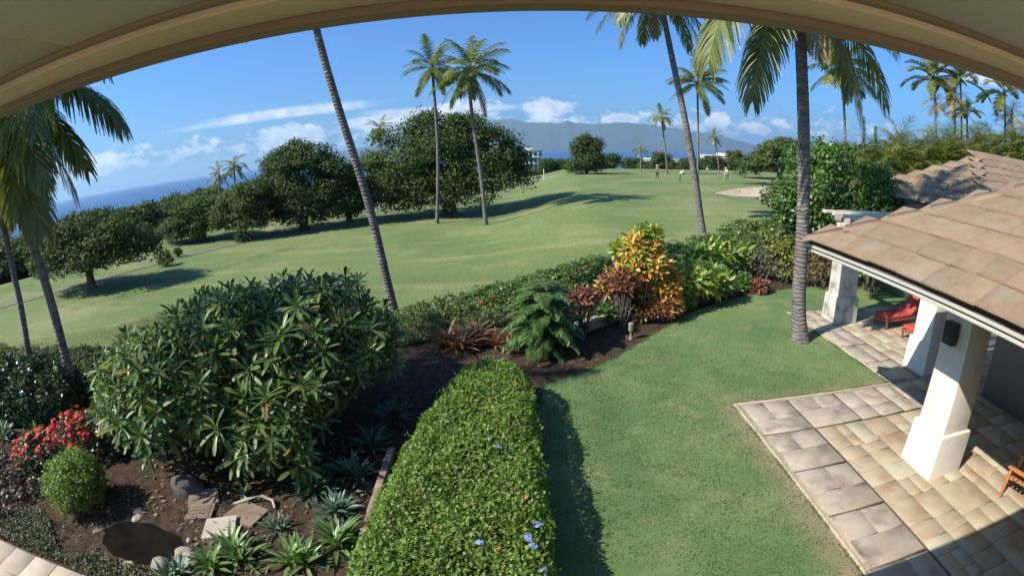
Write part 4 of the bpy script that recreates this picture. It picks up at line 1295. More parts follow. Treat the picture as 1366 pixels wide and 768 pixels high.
tree('broad_tree', 'layered wide green tree on the slope left of the tree group', (-25.0, 36.7, -.3), .9, .27,
     L3((0, 0, 2.3, 2.5, 2.0, 1.3), (-2.2, -.3, 1.5, 1.7, 1.5, 1.1), (1.9, .2, 1.9, 1.7, 1.5, 1.2), (.2, 0, 3.1, 1.5, 1.3, .8), (-.6, -1.5, 1.3, 1.9, 1.0, 1.0)), M_TREE, 5, 220, 42, .24, (.4, .8), flat=.42, group=G_GRP)
tree('shade_tree', 'dark flat bottomed shade tree with stout trunk alone by the cart path', (-23.5, 21.6, 0), 1.15, .27,
     L3((0, 0, 2.7, 2.6, 2.2, 1.5), (-2.6, -.3, 2.1, 2.0, 1.8, 1.3), (2.6, .4, 2.3, 2.0, 1.8, 1.3), (0, .2, 3.5, 2.0, 1.7, .9), (-1.4, -1.4, 1.75, 2.0, 1.3, .8), (1.5, -1.2, 1.8, 1.9, 1.2, .8), (3.7, .9, 1.9, 1.3, 1.2, .9)), M_TREE_D, 6, 230, 46, .2, (.4, .8), flat=.5)
tree('slim_tree', 'thin leaning tree between the bare palm trunk and the spreading tree', (-12.2, 51.9, 0), 2.4, .14, L3((0, 0, 3.4, 1.5, 1.5, 1.3), (.9, 0, 2.8, 1.1, 1.1, .9), (-1.2, 0, 4.1, 1.2, 1.2, 1.0)), M_TREE_O, 7, 70, 40, .26, (.5, .9), lean=(-.5, 0))
tree('bushy_evergreen', 'dark bushy evergreen standing alone before the sea, right of the spreading tree', (11.3, 74.2, 1.2), .7, .28,
     L3((0, 0, 2.4, 1.9, 1.8, 2.0), (-1.0, 0, 4.0, 1.0, 1.0, 1.4), (.8, 0, 4.2, 1.0, 1.0, 1.5), (0, 0, 4.9, .7, .7, .9), (-1.5, 0, 1.4, 1.2, 1.2, 1.2), (1.6, 0, 1.5, 1.2, 1.2, 1.2)), M_TREE_D, 8, 130, 40, .34, (.5, .95), flat=.9)
tree('dome_tree', 'rounded olive tree on the rise behind the sand bunker', (39.6, 69.0, 1.3), 1.5, .35,
     L3((0, 0, 3.8, 3.6, 3.2, 2.2), (-3.2, 0, 2.6, 2.3, 2.2, 1.6), (3.3, 0, 3.2, 2.8, 2.4, 1.9), (.6, 0, 4.9, 2.2, 2.2, 1.2), (-5.2, 0, 1.6, 1.6, 1.6, 1.3)), M_TREE_O, 9, 170, 40, .36, (.6, 1.1))
tree('dome_tree', 'darker dome shaped tree right of the sand bunker behind the flowering shrub', (37.5, 52.0, 1.3), 1.4, .32,
     L3((0, 0, 3.4, 3.2, 3.0, 2.0), (2.6, 0, 2.9, 2.4, 2.2, 1.7), (-2.8, 0, 2.4, 2.0, 2.0, 1.5), (.6, 0, 4.4, 1.8, 1.8, 1.0)), M_TREE, 10, 150, 40, .3, (.55, 1.0))

# treeline down the hillside beyond the course: a few kinds, copied and turned
G_LINE = 'rounded trees of the hillside beyond the course'
protos = []
rl = random.Random(5)
for k, (mat, lob, lab) in enumerate([
        (M_TREE_D, L3((0, 0, 3.6, 3.0, 3.0, 2.2), (-1.8, .5, 4.8, 1.8, 1.8, 1.4), (2.0, -.4, 4.4, 1.9, 1.9, 1.5), (0, -1.6, 2.4, 2.2, 1.8, 1.5)), 'dark rounded tree on the hillside beyond the golf course'),
        (M_TREE, L3((0, 0, 3.2, 3.4, 3.2, 1.8), (-2.4, .2, 3.0, 2.0, 2.0, 1.4), (2.4, .3, 3.4, 2.0, 2.0, 1.4)), 'mid green spreading tree on the hillside beyond the golf course'),
        (M_TREE_O, L3((0, 0, 4.0, 2.2, 2.2, 2.6), (.8, 0, 5.8, 1.3, 1.3, 1.3), (-1.0, .2, 2.6, 1.8, 1.8, 1.6)), 'upright olive tree on the hillside beyond the golf course')]):
    t = tree('hillside_tree', lab, (0, 0, 0), 1.4, .28, lob, mat, 20 + k, 85, 34, .42, (.6, 1.1), fork=0, group=G_LINE)
    protos.append(t); remember(t)
spots = []
for i in range(64):                                            # left woods, from far left to the tree group, two deep
    az = -66 + 36 * (i % 22) / 21 + rl.uniform(-1.0, 1.0)
    d = 57 + 11 * (i // 22) + rl.uniform(-3, 4) + max(0, az + 50) * .5
    spots.append((az, d, rl.uniform(.98, 1.28)))
for i in range(56):                                            # beyond the green
    az = -14 + 56 * (i % 28) / 27 + rl.uniform(-.8, .8)
    d = 112 + 26 * (i // 28) + rl.uniform(-6, 10)
    spots.append((az, d, rl.uniform(.62, .84)))
for i in range(26):                                            # far down by the shore
    az = -20 + 60 * i / 25 + rl.uniform(-1, 1)
    spots.append((az, 170 + rl.uniform(-10, 40), rl.uniform(.9, 1.4)))
used = [False] * 3
for i, (az, d, s) in enumerate(spots):
    k = rl.choice((0, 0, 1, 2)) if az < -30 else rl.choice((0, 1, 1, 2))
    if used[k]: o = copy_tree(protos[k])
    else: o = protos[k]; used[k] = True
    x, y = d * sin(radians(az)), d * cos(radians(az))
    zb = gz1(x, y) - .25
    if i < 64: zb = min(zb, 3.5 - rl.uniform(0, .8) - (6.6, 5.4, 7.4)[k] * s)          # the left woods stand down the slope, heads just under the sea line
    o.location = (x, y, zb); o.rotation_euler = (0, 0, rl.uniform(0, 6.28)); o.scale = (s * rl.uniform(.9, 1.15), s * rl.uniform(.9, 1.15), s)
    o['category'] = 'tree'
    where = next(w for lim, w in ((-56, 'at the far left edge'), (-48, 'behind the leaning palm pair'), (-40, 'behind the shade tree'), (-33, 'behind the yellow green shrub'), (-24, 'behind the left tree group'), (-12, 'behind the bare palm trunk'), (-3, 'behind the spreading tree'), (4, 'below the hotel block'),
                                           (11, 'around the bushy evergreen'), (17, 'behind the golfers'), (21, 'just left of the bowed palm'), (27, 'right of the bowed palm'), (33, 'behind the sand bunker'), (99, 'behind the hibiscus'))
                 if az < lim)
    row = 'front row' if (i < 22 or 64 <= i < 92) else ('back row' if (i < 44 or 92 <= i < 120) else ('hindmost row' if i < 64 else 'shore row'))
    o['label'] = ('dark rounded tree', 'mid green spreading tree', 'upright olive tree')[k] + ' of the hillside, ' + row + ' ' + where
for (x, y, sx, h_, k, lb) in [(30.5, 33.5, 1.0, 6.0, 1, 'mid green tree filling in behind the left end of the palm hedge'), (34.0, 29.5, 1.0, 6.2, 0, 'dark tree filling in behind the middle of the palm hedge'), (36.5, 25.5, 1.05, 6.8, 1, 'mid green tree filling in behind the right part of the palm hedge'), (37.0, 20.5, 1.1, 7.4, 0, 'dark tree filling in behind the right end of the palm hedge')]:
    o = copy_tree(protos[k]); s = h_ / (6.6, 5.4, 7.4)[k]
    o.location = (x, y, gz1(x, y) - .2); o.rotation_euler = (0, 0, x); o.scale = (sx * s, sx * s, s)
    o['label'] = lb; o['group'] = 'trees behind the palm hedge'
# the far wood down to the shore reads as one mass
rngw = np.random.default_rng(77)
n = 3000
azw = np.radians(rngw.uniform(-72, 60, n)); dw = 75 + 500 * rngw.random(n) ** 1.3
xw, yw = dw * np.sin(azw), dw * np.cos(azw)
keep = (np.degrees(azw) < -30) | (dw > 150)
xw, yw, dw = xw[keep], yw[keep], dw[keep]
zw = gz(xw, yw)
g = Geo(); Ms = []
for x, y, z, d in zip(xw, yw, zw, dw):
    if z < -41: continue
    m = 34; R_ = rngw.uniform(1.6, 3.4)
    v = rnd_unit(rngw, m); v[:, 2] = np.abs(v[:, 2]); P = np.array([x, y, z + R_ * .35]) + v * np.array([R_, R_, R_ * .9]) * rngw.uniform(.7, 1, (m, 1))
    Ms.append(frames(P, rnd_unit(rngw, m), v + rnd_unit(rngw, m) * .5, rngw.uniform(.7, 1.3, m)))
inst(g, leaf_tmpl(.45, .1, .1), np.concatenate(Ms))
tag(g.obj('far_wood', M_TREE), 'low green woodland falling away to the sea beyond the golf course', 'woodland', kind='stuff')

# tall conifers behind the flowering shrub
M_NEEDLE = leaf_mat('conifer_needle', [(0.018, 0.042, 0.022), (0.035, 0.066, 0.030)], rough=.5, trans=.1)
for i, (x, y, h, lb) in enumerate([(24.1, 29.7, 7.0, 'tall thin spire shaped conifer behind the flowering shrub'), (24.8, 29.2, 6.5, 'shorter spire conifer right beside the taller spire')]):
    z = gz1(x, y); t = thing('spire_conifer', lb, 'tree', (x, y, z), 0, 'spire conifers')
    rng = np.random.default_rng(300 + i)
    g = Geo(); g.tube([(0, 0, -.2), (0, 0, h * .6), (0, 0, h * .97)], [.12, .07, .015], 6); g.obj('trunk', M_BARK, t)
    m = 1500; hh = rng.random(m) ** .8 * h * .98 + .1; rr = (1 - hh / h / 1.02) * .75 * (0.55 + .45 * np.sin(hh * 9) ** 2) + .03; a = rng.uniform(0, 6.28, m)
    P = np.stack([np.cos(a) * rr * .4, np.sin(a) * rr * .4, hh], 1); D = np.stack([np.cos(a), np.sin(a), rng.uniform(-.1, .7, m)], 1)
    g = Geo(); inst(g, leaf_tmpl(.13, .02, -.05), frames(P, D, rnd_unit(rng, m) + [0, 0, .8], np.maximum(.12, rr * .75), )); g.obj('foliage', M_NEEDLE, t)

# ------------------------------------------------------------------ far white buildings, people, small things on the course
M_WHITE = noise_mat('white_render', (0.72, 0.70, 0.66), (0.80, 0.78, 0.74), scale=.4, rough=.8)
M_FROOF = noise_mat('pale_roof', (0.62, 0.58, 0.52), (0.70, 0.66, 0.60), scale=.5, rough=.8)
M_GLASS = noise_mat('far_window', (0.03, 0.05, 0.07), (0.06, 0.08, 0.10), scale=2, rough=.15)


def block(label, x, y, z0, w, d, h, floors, bays, rz, name='white_building'):
    t = thing(name, label, 'building', (x, y, z0), rz, 'white buildings by the sea')
    g = Geo(); g.box((-w / 2, -d / 2, 0), (w / 2, d / 2, h)); g.obj('wall', M_WHITE, t)
    g = Geo(); g.box((-w / 2 - .3, -d / 2 - .3, h + .003), (w / 2 + .3, d / 2 + .3, h + .35)); g.box((-w * .1, -d / 4, h + .352), (w * .2, d / 4, h + 1.3)); g.obj('roof', M_FROOF, t)
    wm = None
    fh = h / floors; bw = w / bays
    for f in range(floors):
        for b in range(bays):
            if wm is None:
                g = Geo(); g.box((-bw * .34, -.12, 0), (bw * .34, .02, fh * .55)); wm = g.mesh('window', M_GLASS)
            o = link('window', wm, t); o.location = (-w / 2 + (b + .5) * bw, -d / 2 - .004, f * fh + fh * .24)
        if f:
            g = Geo(); g.box((-w / 2, -d / 2 - .5, f * fh - .12), (w / 2, -d / 2 - .003, f * fh + .12)); g.obj('balcony', M_WHITE, t)
    return t


block('white hotel block of stacked balconies just right of the spreading tree', 8.6, 219.8, -12.0, 11.5, 8, 16.2, 6, 6, -.04)
block('long low white building left of the bowed palm trunk near the sea', 68.5, 219.5, -10.0, 18.5, 9, 10.3, 3, 7, -.3)
block('wide white building right of the bowed palm trunk near the sea', 91.0, 211.0, -8.0, 17, 9, 10.6, 3, 6, -.4)
block('small white house among the trees at the far left shore', -150, 63.0, -13.5, 5, 5, 9.2, 2, 2, 1.1)
block('pale low house half buried in trees right of the small white house', -142, 82.0, -12.5, 9, 5, 7.8, 2, 3, 1.0)
block('white roofed house among the left woods below the sea line', -112, 75.0, -9.5, 7, 5, 7.0, 2, 3, 1.0)

M_SKIN = noise_mat('skin', (0.42, 0.24, 0.16), (0.48, 0.28, 0.19), scale=6, rough=.6)
M_SKIN2 = noise_mat('tanned_skin', (0.30, 0.16, 0.10), (0.36, 0.20, 0.13), scale=6, rough=.6)
M_BLACK = noise_mat('black_cloth', (0.012, 0.012, 0.014), (0.025, 0.025, 0.028), scale=9, rough=.9)
M_WSHIRT = noise_mat('white_cloth', (0.70, 0.70, 0.68), (0.78, 0.78, 0.76), scale=9, rough=.9)
M_GREY = noise_mat('grey_cloth', (0.12, 0.13, 0.15), (0.18, 0.19, 0.21), scale=9, rough=.9)
M_GREEN = noise_mat('green_cloth', (0.03, 0.16, 0.07), (0.05, 0.22, 0.10), scale=9, rough=.9)
M_METAL = noise_mat('club_steel', (0.35, 0.35, 0.36), (0.45, 0.45, 0.46), scale=9, rough=.3)


def skin_obj(name, verts, edges, radii, mat, parent, root=0, sub=2):
    me = bpy.data.meshes.new(name); me.from_pydata([tuple(v) for v in verts], edges, []); me.update()
    o = link(name, me, parent, mat)
    m = o.modifiers.new('skin', 'SKIN'); m.use_smooth_shade = True
    for i, r in enumerate(radii):
        sv = me.skin_vertices[0].data[i]; sv.radius = (r, r) if isinstance(r, (int, float)) else r
        sv.use_root = (i == root)
    s = o.modifiers.new('sub', 'SUBSURF'); s.levels = 1; s.render_levels = sub
    return o


def person(label, base, rz, bend, shirt, trousers, skin, hat, arms='club'):
    """bend: forward lean of the torso in radians"""
    t = thing('person', label, 'person', base, rz, 'golfers on the far green')
    hip = Vector((0, 0, .92))
    f = Vector((0, math.sin(bend), math.cos(bend)))
    waist, chest, neck = hip + f * .16, hip + f * .38, hip + f * .56
    hf = Vector((0, math.sin(bend * 1.15), math.cos(bend * 1.15)))
    head0, head1 = neck + hf * .10, neck + hf * .22
    sl, sr = hip + f * .50 + Vector((-.19, 0, 0)), hip + f * .50 + Vector((.19, 0, 0))
    if arms == 'club':
        hand = hip + Vector((0, .40 + .2 * bend, -.08)); el, er = (sl + hand) / 2 + Vector((-.06, .02, -.03)), (sr + hand) / 2 + Vector((.06, .02, -.03))
        hl, hr = hand + Vector((-.03, 0, .03)), hand + Vector((.03, .01, -.03))
    else:
        el, er = sl + Vector((-.06, .02, -.28)), sr + Vector((.06, .03, -.28)); hl, hr = el + Vector((0, .08, -.25)), er + Vector((0, .10, -.24))
    kl, kr = Vector((-.13, .05, .49)), Vector((.13, .05, .49)); al, ar_ = Vector((-.17, 0, .09)), Vector((.17, 0, .09)); tl, tr = al + Vector((-.03, .17, -.05)), ar_ + Vector((.03, .17, -.05))
    V = [hip, waist, chest, neck, head0, head1, sl, el, hl, sr, er, hr, hip + Vector((-.1, 0, -.03)), kl, al, tl, hip + Vector((.1, 0, -.03)), kr, ar_, tr, head0 + Vector((0, .02, .05))]
    E_ = [(0, 1), (1, 2), (2, 3), (3, 4), (4, 5), (2, 6), (6, 7), (7, 8), (2, 9), (9, 10), (10, 11), (0, 12), (12, 13), (13, 14), (14, 15), (0, 16), (16, 17), (17, 18), (18, 19)]
    R_ = [.13, .125, .15, .058, .085, .075, .068, .045, .032, .068, .045, .032, .095, .062, .045, .035, .095, .062, .045, .035, .05]
    b = skin_obj('body', V[:20], E_, R_[:20], skin, t, 0, 1)
    skin_obj('shirt', [hip + f * .02, waist, chest, chest + f * .13, sl, (sl + el) / 2 + (el - sl) * .2, sr, (sr + er) / 2 + (er - sr) * .2], [(0, 1), (1, 2), (2, 3), (2, 4), (4, 5), (2, 6), (6, 7)], [.155, .145, .17, .085, .085, .066, .085, .066], shirt, b, 0, 1)
    skin_obj('trousers', [hip, hip + Vector((-.1, 0, -.04)), kl, al + Vector((0, 0, .03)), hip + Vector((.1, 0, -.04)), kr, ar_ + Vector((0, 0, .03)), hip + f * .08], [(0, 1), (1, 2), (2, 3), (0, 4), (4, 5), (5, 6), (0, 7)], [.15, .112, .08, .062, .112, .08, .062, .14], trousers, b, 0, 1)
    if hat is not None:
        g = Geo(); M = Matrix.Translation(head1 - hf * .005) @ Matrix.Rotation(-bend * 1.1, 4, 'X')
        g.lathe([(.095, -.03), (.098, .02), (.07, .075), (0, .095)], 10, 0, M); g.box((-.07, .06, -.035), (.07, .19, -.02), 0, M); g.obj('cap', hat, b, smooth=False)
    if arms == 'club':
        g = Geo(); tip = hip + Vector((.0, .72 + .1 * bend, -.9)); g.tube([hl + Vector((.03, -.02, .16)), hr, tip], [.012, .01, .007], 6); g.box(tuple(tip - Vector((.05, .03, .01))), tuple(tip + Vector((.05, .02, .03)))); g.obj('club', M_METAL, b)
    return t


def on_ground(x, y): return (x, y, gz1(x, y) - .005)


person('golfer standing upright in dark clothes and pale cap on the far green', on_ground(18.6, 63.0), 2.4, .1, M_GREY, M_BLACK, M_SKIN2, M_WSHIRT, 'down')
person('golfer in white and green bending over a putt beside the bowed palm trunk', on_ground(19.6, 57.2), -1.5, .85, M_WSHIRT, M_GREEN, M_SKIN, M_GREEN)
person('golfer in a white shirt farther right, above the sand bunker', on_ground(27.3, 60.8), 1.9, .35, M_WSHIRT, M_GREY, M_SKIN, M_WSHIRT)
# white marker post at the garden edge
t = thing('marker_post', 'small white marker post in the grass by the left palms', 'post', (-13.5, 11.95, 0))
g = Geo(); g.box((-.035, -.035, 0), (.035, .035, .30)); bevel(g.obj('post', M_WSHIRT, t), .008)
g = Geo(); g.box((-.05, -.05, .302), (.05, .05, .33)); g.obj('cap', M_WSHIRT, t)
# thin wooden posts near the trees
for i, (x, y, h, lb) in enumerate([(5.2, 76.0, 1.6, 'thin pale post standing on the far edge of the green left of the golfers'), (-37.6, 22.0, 5.0, 'tall thin pole with a small crossbar above the left woods')]):
    z = gz1(x, y); t = thing('post', lb, 'post', (x, y, z))
    g = Geo(); g.tube([(0, 0, -.2), (0, 0, h)], [.06, .05], 8); g.obj('pole', M_WSHIRT if i == 0 else M_BARK, t)
    if i: g = Geo(); g.bar((-.35, 0, h - .2), (.35, 0, h - .2), .06, .08); g.obj('crossbar', M_BARK, t)
DENSE[:] = [1.0, 1.0]
# ------------------------------------------------------------------ hedges
EYE = np.array([0, 0, CAM_H])
M_HEDGE = leaf_mat('hedge_leaf', [(0.082, 0.150, 0.026), (0.145, 0.238, 0.044), (0.225, 0.315, 0.078)], rough=.5, trans=.35, spec=.35)
M_HEDGE2 = leaf_mat('low_hedge_leaf', [(0.060, 0.105, 0.024), (0.100, 0.155, 0.036), (0.155, 0.21, 0.058)], rough=.5, trans=.25)
M_TWIG_SHADE = noise_mat('hedge_twigs', (0.020, 0.024, 0.010), (0.045, 0.045, 0.022), scale=14, rough=.95, bump=1.0)  # twig brown-green, kept dark so that gaps between hedge leaves look shaded
M_BLUE = leaf_mat('blue_petal', [(0.22, 0.32, 0.72), (0.40, 0.50, 0.85)], rough=.6, trans=.2, tcol=(1, 1, 1))
M_ORANGE = leaf_mat('orange_petal', [(0.62, 0.13, 0.05), (0.75, 0.25, 0.10)], rough=.6, trans=.2, tcol=(1, 1, 1))
M_RED = leaf_mat('red_petal', [(0.62, 0.045, 0.03), (0.80, 0.12, 0.07)], rough=.6, trans=.2, tcol=(1, 1, 1))
M_PINK = leaf_mat('pink_petal', [(0.62, 0.28, 0.30), (0.72, 0.42, 0.40)], rough=.6, trans=.2, tcol=(1, 1, 1))


def blossom_mesh(name, mat, r=.03, n=9, seed=0, petals=5):
    """a small head of several open flowers"""
    rg = np.random.default_rng(seed); g = Geo()
    for k in range(n):
        c = rnd_unit(rg, 1)[0] * r * rg.random() ** .4; c[2] = abs(c[2]) * .6
        up = np.array([c[0] * 8, c[1] * 8, 1.0]); up /= np.linalg.norm(up)
        a0 = rg.uniform(0, 6)
        Ds = []
        x = np.cross(up, [.3, .9, .1]); x /= np.linalg.norm(x); y = np.cross(up, x)
        for p in range(petals):
            a = a0 + 2 * pi * p / petals; Ds.append(x * cos(a) + y * sin(a) + up * .25)
        inst(g, ([(0, 0, 0), (.34, .6, .03), (0, 1, 0), (-.34, .6, .03)], [(0, 1, 2, 3)]), frames(np.repeat(c[None], petals, 0), Ds, np.repeat(up[None], petals, 0), r * .55))
    return g.mesh(name, mat)


def hedge(name, label, poly, h, n, leaf, mat, seed, rnd=.25, side=.45, cat='hedge', bump=.05, base_grow=.0):
    rng = np.random.default_rng(seed)
    p = smooth_poly(poly, 2); c = p.mean(0)
    t = thing(name, label, cat, (c[0], c[1], 0))
    lo, hi = p.min(0), p.max(0)

    def top(P, d):
        e = np.clip(1 - d / rnd, 0, 1)
        return h - rnd * (1 - np.sqrt(np.maximum(0, 1 - e * e))) * .9 + bump * (np.sin(P[:, 0] * 4.1 + 1) * np.cos(P[:, 1] * 3.3) + .7 * np.sin(P[:, 0] * 9 + P[:, 1] * 7)) + gz(P[:, 0], P[:, 1])
    n_top = int(n * (1 - side))
    P = rng.uniform(lo, hi, (n_top * 4, 2)); P = P[in_poly(P, p)][:n_top]; n_top = len(P)
    d = dist_poly(P, p)
    Z = top(P, d) - np.abs(rng.normal(0, .045, n_top)) + .02
    e = np.clip(1 - d / rnd, 0, 1)
    out = (P - c); out /= np.maximum(np.linalg.norm(out, axis=1, keepdims=True), 1e-6)
    N1 = np.c_[out * e[:, None] * .8, np.ones(n_top)]
    P1 = np.c_[P, Z]
    # sides
    seg = np.roll(p, -1, 0) - p; L_ = np.linalg.norm(seg, axis=1); k = rng.choice(len(p), int(n * side), p=L_ / L_.sum())
    tt = rng.random(len(k)); Q = p[k] + seg[k] * tt[:, None]
    area = np.sum(p[:, 0] * np.roll(p[:, 1], -1) - np.roll(p[:, 0], -1) * p[:, 1])
    nr = np.stack([seg[k, 1], -seg[k, 0]], 1) / L_[k, None] * (1 if area > 0 else -1)
    hz_ = rng.random(len(k)) ** .8 * (h - rnd * .5)
    bul = .06 * np.sin(hz_ / h * pi) + base_grow * (1 - hz_ / h) - np.abs(rng.normal(0, .05, len(k))) + .03 * np.sin(Q[:, 1] * 5 + Q[:, 0] * 4)
    P2 = np.c_[Q + nr * bul[:, None], hz_ + gz(Q[:, 0], Q[:, 1])]
    N2 = np.c_[nr, np.full(len(k), .45)]
    PP = np.concatenate([P1, P2]); NN = np.concatenate([N1, N2])
    off = np.array([c[0], c[1], 0])
    Dv = rnd_unit(rng, len(PP)) + NN / np.linalg.norm(NN, axis=1, keepdims=True) * .5
    g = Geo(); inst(g, leaf_tmpl(.34, .08, .10), frames(PP - off, Dv, NN + rnd_unit(rng, len(PP)) * .75, leaf * rng.uniform(.65, 1.3, len(PP))))
    # sprigs of new growth standing out of the clipped face
    ns = int(n * .012); k = rng.integers(0, len(PP), ns)
    for q in range(6):
        u_ = (q + .5) / 6
        B0 = PP[k] - off + (NN[k] / np.linalg.norm(NN[k], axis=1, keepdims=True) * .6 + [0, 0, .5] + rng.normal(0, .25, (ns, 3))) * (u_ * rng.uniform(.06, .15, (ns, 1))) * (leaf / .055)
        inst(g, leaf_tmpl(.34, .08, .10), frames(B0, rnd_unit(rng, ns) + [0, 0, .4], rnd_unit(rng, ns) + [0, 0, .8], leaf * rng.uniform(.6, 1.1, ns)))
    g.obj('foliage', mat, t)
    # dark inner shell for the twigs, its colour standing for shade between the leaves
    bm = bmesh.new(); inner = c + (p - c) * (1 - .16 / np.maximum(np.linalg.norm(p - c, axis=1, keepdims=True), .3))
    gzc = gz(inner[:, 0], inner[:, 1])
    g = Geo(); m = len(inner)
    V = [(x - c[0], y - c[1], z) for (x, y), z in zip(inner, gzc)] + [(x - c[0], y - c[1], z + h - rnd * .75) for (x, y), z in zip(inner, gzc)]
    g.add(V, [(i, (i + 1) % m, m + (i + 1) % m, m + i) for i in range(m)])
    core = g.obj('branches', M_TWIG_SHADE, t)  # one closed dark shell, not single branches
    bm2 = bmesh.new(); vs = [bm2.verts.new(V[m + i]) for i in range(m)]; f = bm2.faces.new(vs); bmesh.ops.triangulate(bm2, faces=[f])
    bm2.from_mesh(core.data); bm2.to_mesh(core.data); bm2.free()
    t['outline'] = 0; del t['outline']
    return t, p, top


FH = [(0.30, 5.57), (0.34, 3.9), (0.34, 2.2), (-1.92, 2.2), (-1.94, 3.9), (-1.95, 4.94), (-1.86, 5.77), (-1.66, 7.48), (-1.30, 9.0), (-1.05, 9.9), (-.5, 10.2), (0.02, 9.95), (0.27, 9.2), (0.30, 7.4)]
ht, hp, htop = hedge('clipped_hedge', 'long clipped green hedge with rounded top and scattered blue and orange flowers, running towards the camera', FH, .93, 42000, .060, M_HEDGE, 1, rnd=.30, side=.42, base_grow=.05, bump=.065)
ht['label'] = 'clipped hedge with rounded top and scattered blue and orange flowers beside the lawn'
bl = [blossom_mesh('blue_blossom', M_BLUE, .05, 12, s) for s in range(3)]
orr = [blossom_mesh('orange_blossom', M_ORANGE, .028, 7, s) for s in range(3)]
hx, hy = ht.location.x, ht.location.y
rf = random.Random(9)


def put_blossom(me, x, y, s=1.0, dz=.0):
    P = np.array([[x, y]]); z = float(htop(P, dist_poly(P, hp))[0])
    o = link(me.name.split('.')[0], me, ht); o.location = (x - hx, y - hy, z + .015 + dz); o.rotation_euler = (rf.uniform(-.3, .3), rf.uniform(-.3, .3), rf.uniform(0, 6)); o.scale = (s, s, s)


for i, (x, y, s) in enumerate([(.22, 4.95, 1.1), (.10, 4.53, 1.25), (.16, 4.40, 1.15), (.24, 4.05, .9), (-.46, 4.40, .9), (-.29, 6.55, 1.0), (-.42, 6.75, .6), (-.12, 6.9, .5)]):
    put_blossom(bl[i % 3], x, y, s)
for i, (x, y, s) in enumerate([(-.30, 9.2, 1.0), (-.02, 8.8, 1.0), (-.45, 8.0, 1.2), (-.5, 7.1, 1.2), (-.02, 6.25, 1.0), (-1.0, 4.75, 1.2), (-1.04, 4.62, 1.0), (-.35, 4.72, 1.1), (-.25, 4.35, 1.1), (.1, 5.3, 1.1), (-1.3, 5.4, .8), (-.7, 9.4, .9), (-.85, 8.6, .8), (-1.2, 7.0, .7), (-.1, 7.3, .7), (-1.45, 6.1, .8)]):
    put_blossom(orr[i % 3], x, y, s)
LH = [(-4.8, 13.2), (-3.1, 12.9), (-1.5, 13.9), (0.2, 15.0), (1.6, 15.9), (3.4, 17.6), (5.0, 19.4), (5.6, 20.8), (4.6, 21.9), (2.9, 21.2), (1.0, 19.8), (-.7, 18.0), (-2.2, 16.5), (-4.3, 15.0)]
lt, lp, ltop = hedge('low_hedge', 'low loose green hedge dividing the garden beds from the golf course', LH, .42, 22000, .08, M_HEDGE2, 2, rnd=.38, side=.35, bump=.12)
rb = [blossom_mesh('red_blossom', M_RED, .07, 9, s) for s in range(2)]
for i, (x, y, s) in enumerate([(3.0, 19.9, 1.9), (-1.0, 15.6, 1.2), (-.6, 16.0, .8), (1.6, 18.0, .8), (-2.2, 15.0, .9)]):
    P = np.array([[x, y]]); o = link('red_blossom', rb[i % 2], lt); o.location = (x - lt.location.x, y - lt.location.y, float(ltop(P, dist_poly(P, lp))[0]) + .04); o.scale = (s, s, s)
hedge('low_hedge', 'pale grey green low hedge behind the leaning palms at the far left', [(-21, 9.2), (-18, 9.9), (-15.2, 10.6), (-12.4, 10.9), (-11.2, 11.4), (-12.5, 12.0), (-15.5, 11.8), (-18.5, 11.3), (-21.5, 10.4)], .45, 9000, .09, leaf_mat('greyish_leaf', [(0.07, 0.095, 0.04), (0.11, 0.14, 0.06), (0.16, 0.19, 0.09)], rough=.6, trans=.2), 3, rnd=.3, side=.35, bump=.08)
hedge('dark_shrubs', 'dark glossy shrubs under the leaning palms at the left edge', [(-15.5, 7.6), (-13.2, 7.0), (-11.4, 7.4), (-10.6, 8.2), (-11.3, 9.4), (-13.0, 9.6), (-15.5, 9.2)], 1.0, 9000, .13, leaf_mat('dark_shrub_leaf', [(0.018, 0.042, 0.014), (0.035, 0.07, 0.022), (0.06, 0.10, 0.03)], rough=.35, trans=.15), 4, rnd=.5, side=.4, bump=.16, cat='shrub')
# kerb along the hedge foot
M_KERB = noise_mat('edging_kerb', (0.17, 0.115, 0.085), (0.30, 0.22, 0.17), scale=4, detail=8, rough=.9, bump=.5)
kt = thing('edging_kerb', 'brown edging kerb along the foot of the clipped hedge, path side', 'kerb', (-2.2, 5, 0))
for k in range(9):
    g = Geo(); y0 = 2.2 + k * .62; x0 = -2.17 - .012 * k; g.box((x0 + 2.2 - .06, y0 - 5, -.05), (x0 + 2.2 + .07, y0 - 5 + .61, .17)); bevel(g.obj('kerb_stone', M_KERB, kt), .015)

# ------------------------------------------------------------------ plants with leaves one can pick apart
def leafy(root, T, M, mats, keep, name='leaf', pick=None):
    """leaf matrices -> the ones nearest the camera are objects of their own, the rest one mass"""
    loc = np.array(root.location)
    d = np.linalg.norm(M[:, :3, 3] + loc - EYE, axis=1)
    if pick is not None: d = d + pick
    order = np.argsort(d); near = order[:keep]; rest = order[keep:]
    mats = mats if isinstance(mats, list) else [mats]
    mes = []
    for m_ in mats:
        g = Geo(); g.add(T[0], T[1]); mes.append(g.mesh(name, m_, smooth=True))
    for i in near:
        o = link(name, mes[int(i) % len(mats)], root); o.matrix_local = Matrix(M[i].tolist())
    if len(rest):
        g = Geo()
        for k in range(len(mats)):
            sel = rest[rest % len(mats) == k]; inst(g, T, M[sel], k)
        o = g.obj('foliage', mats, root, smooth=True); o['kind'] = 'stuff'


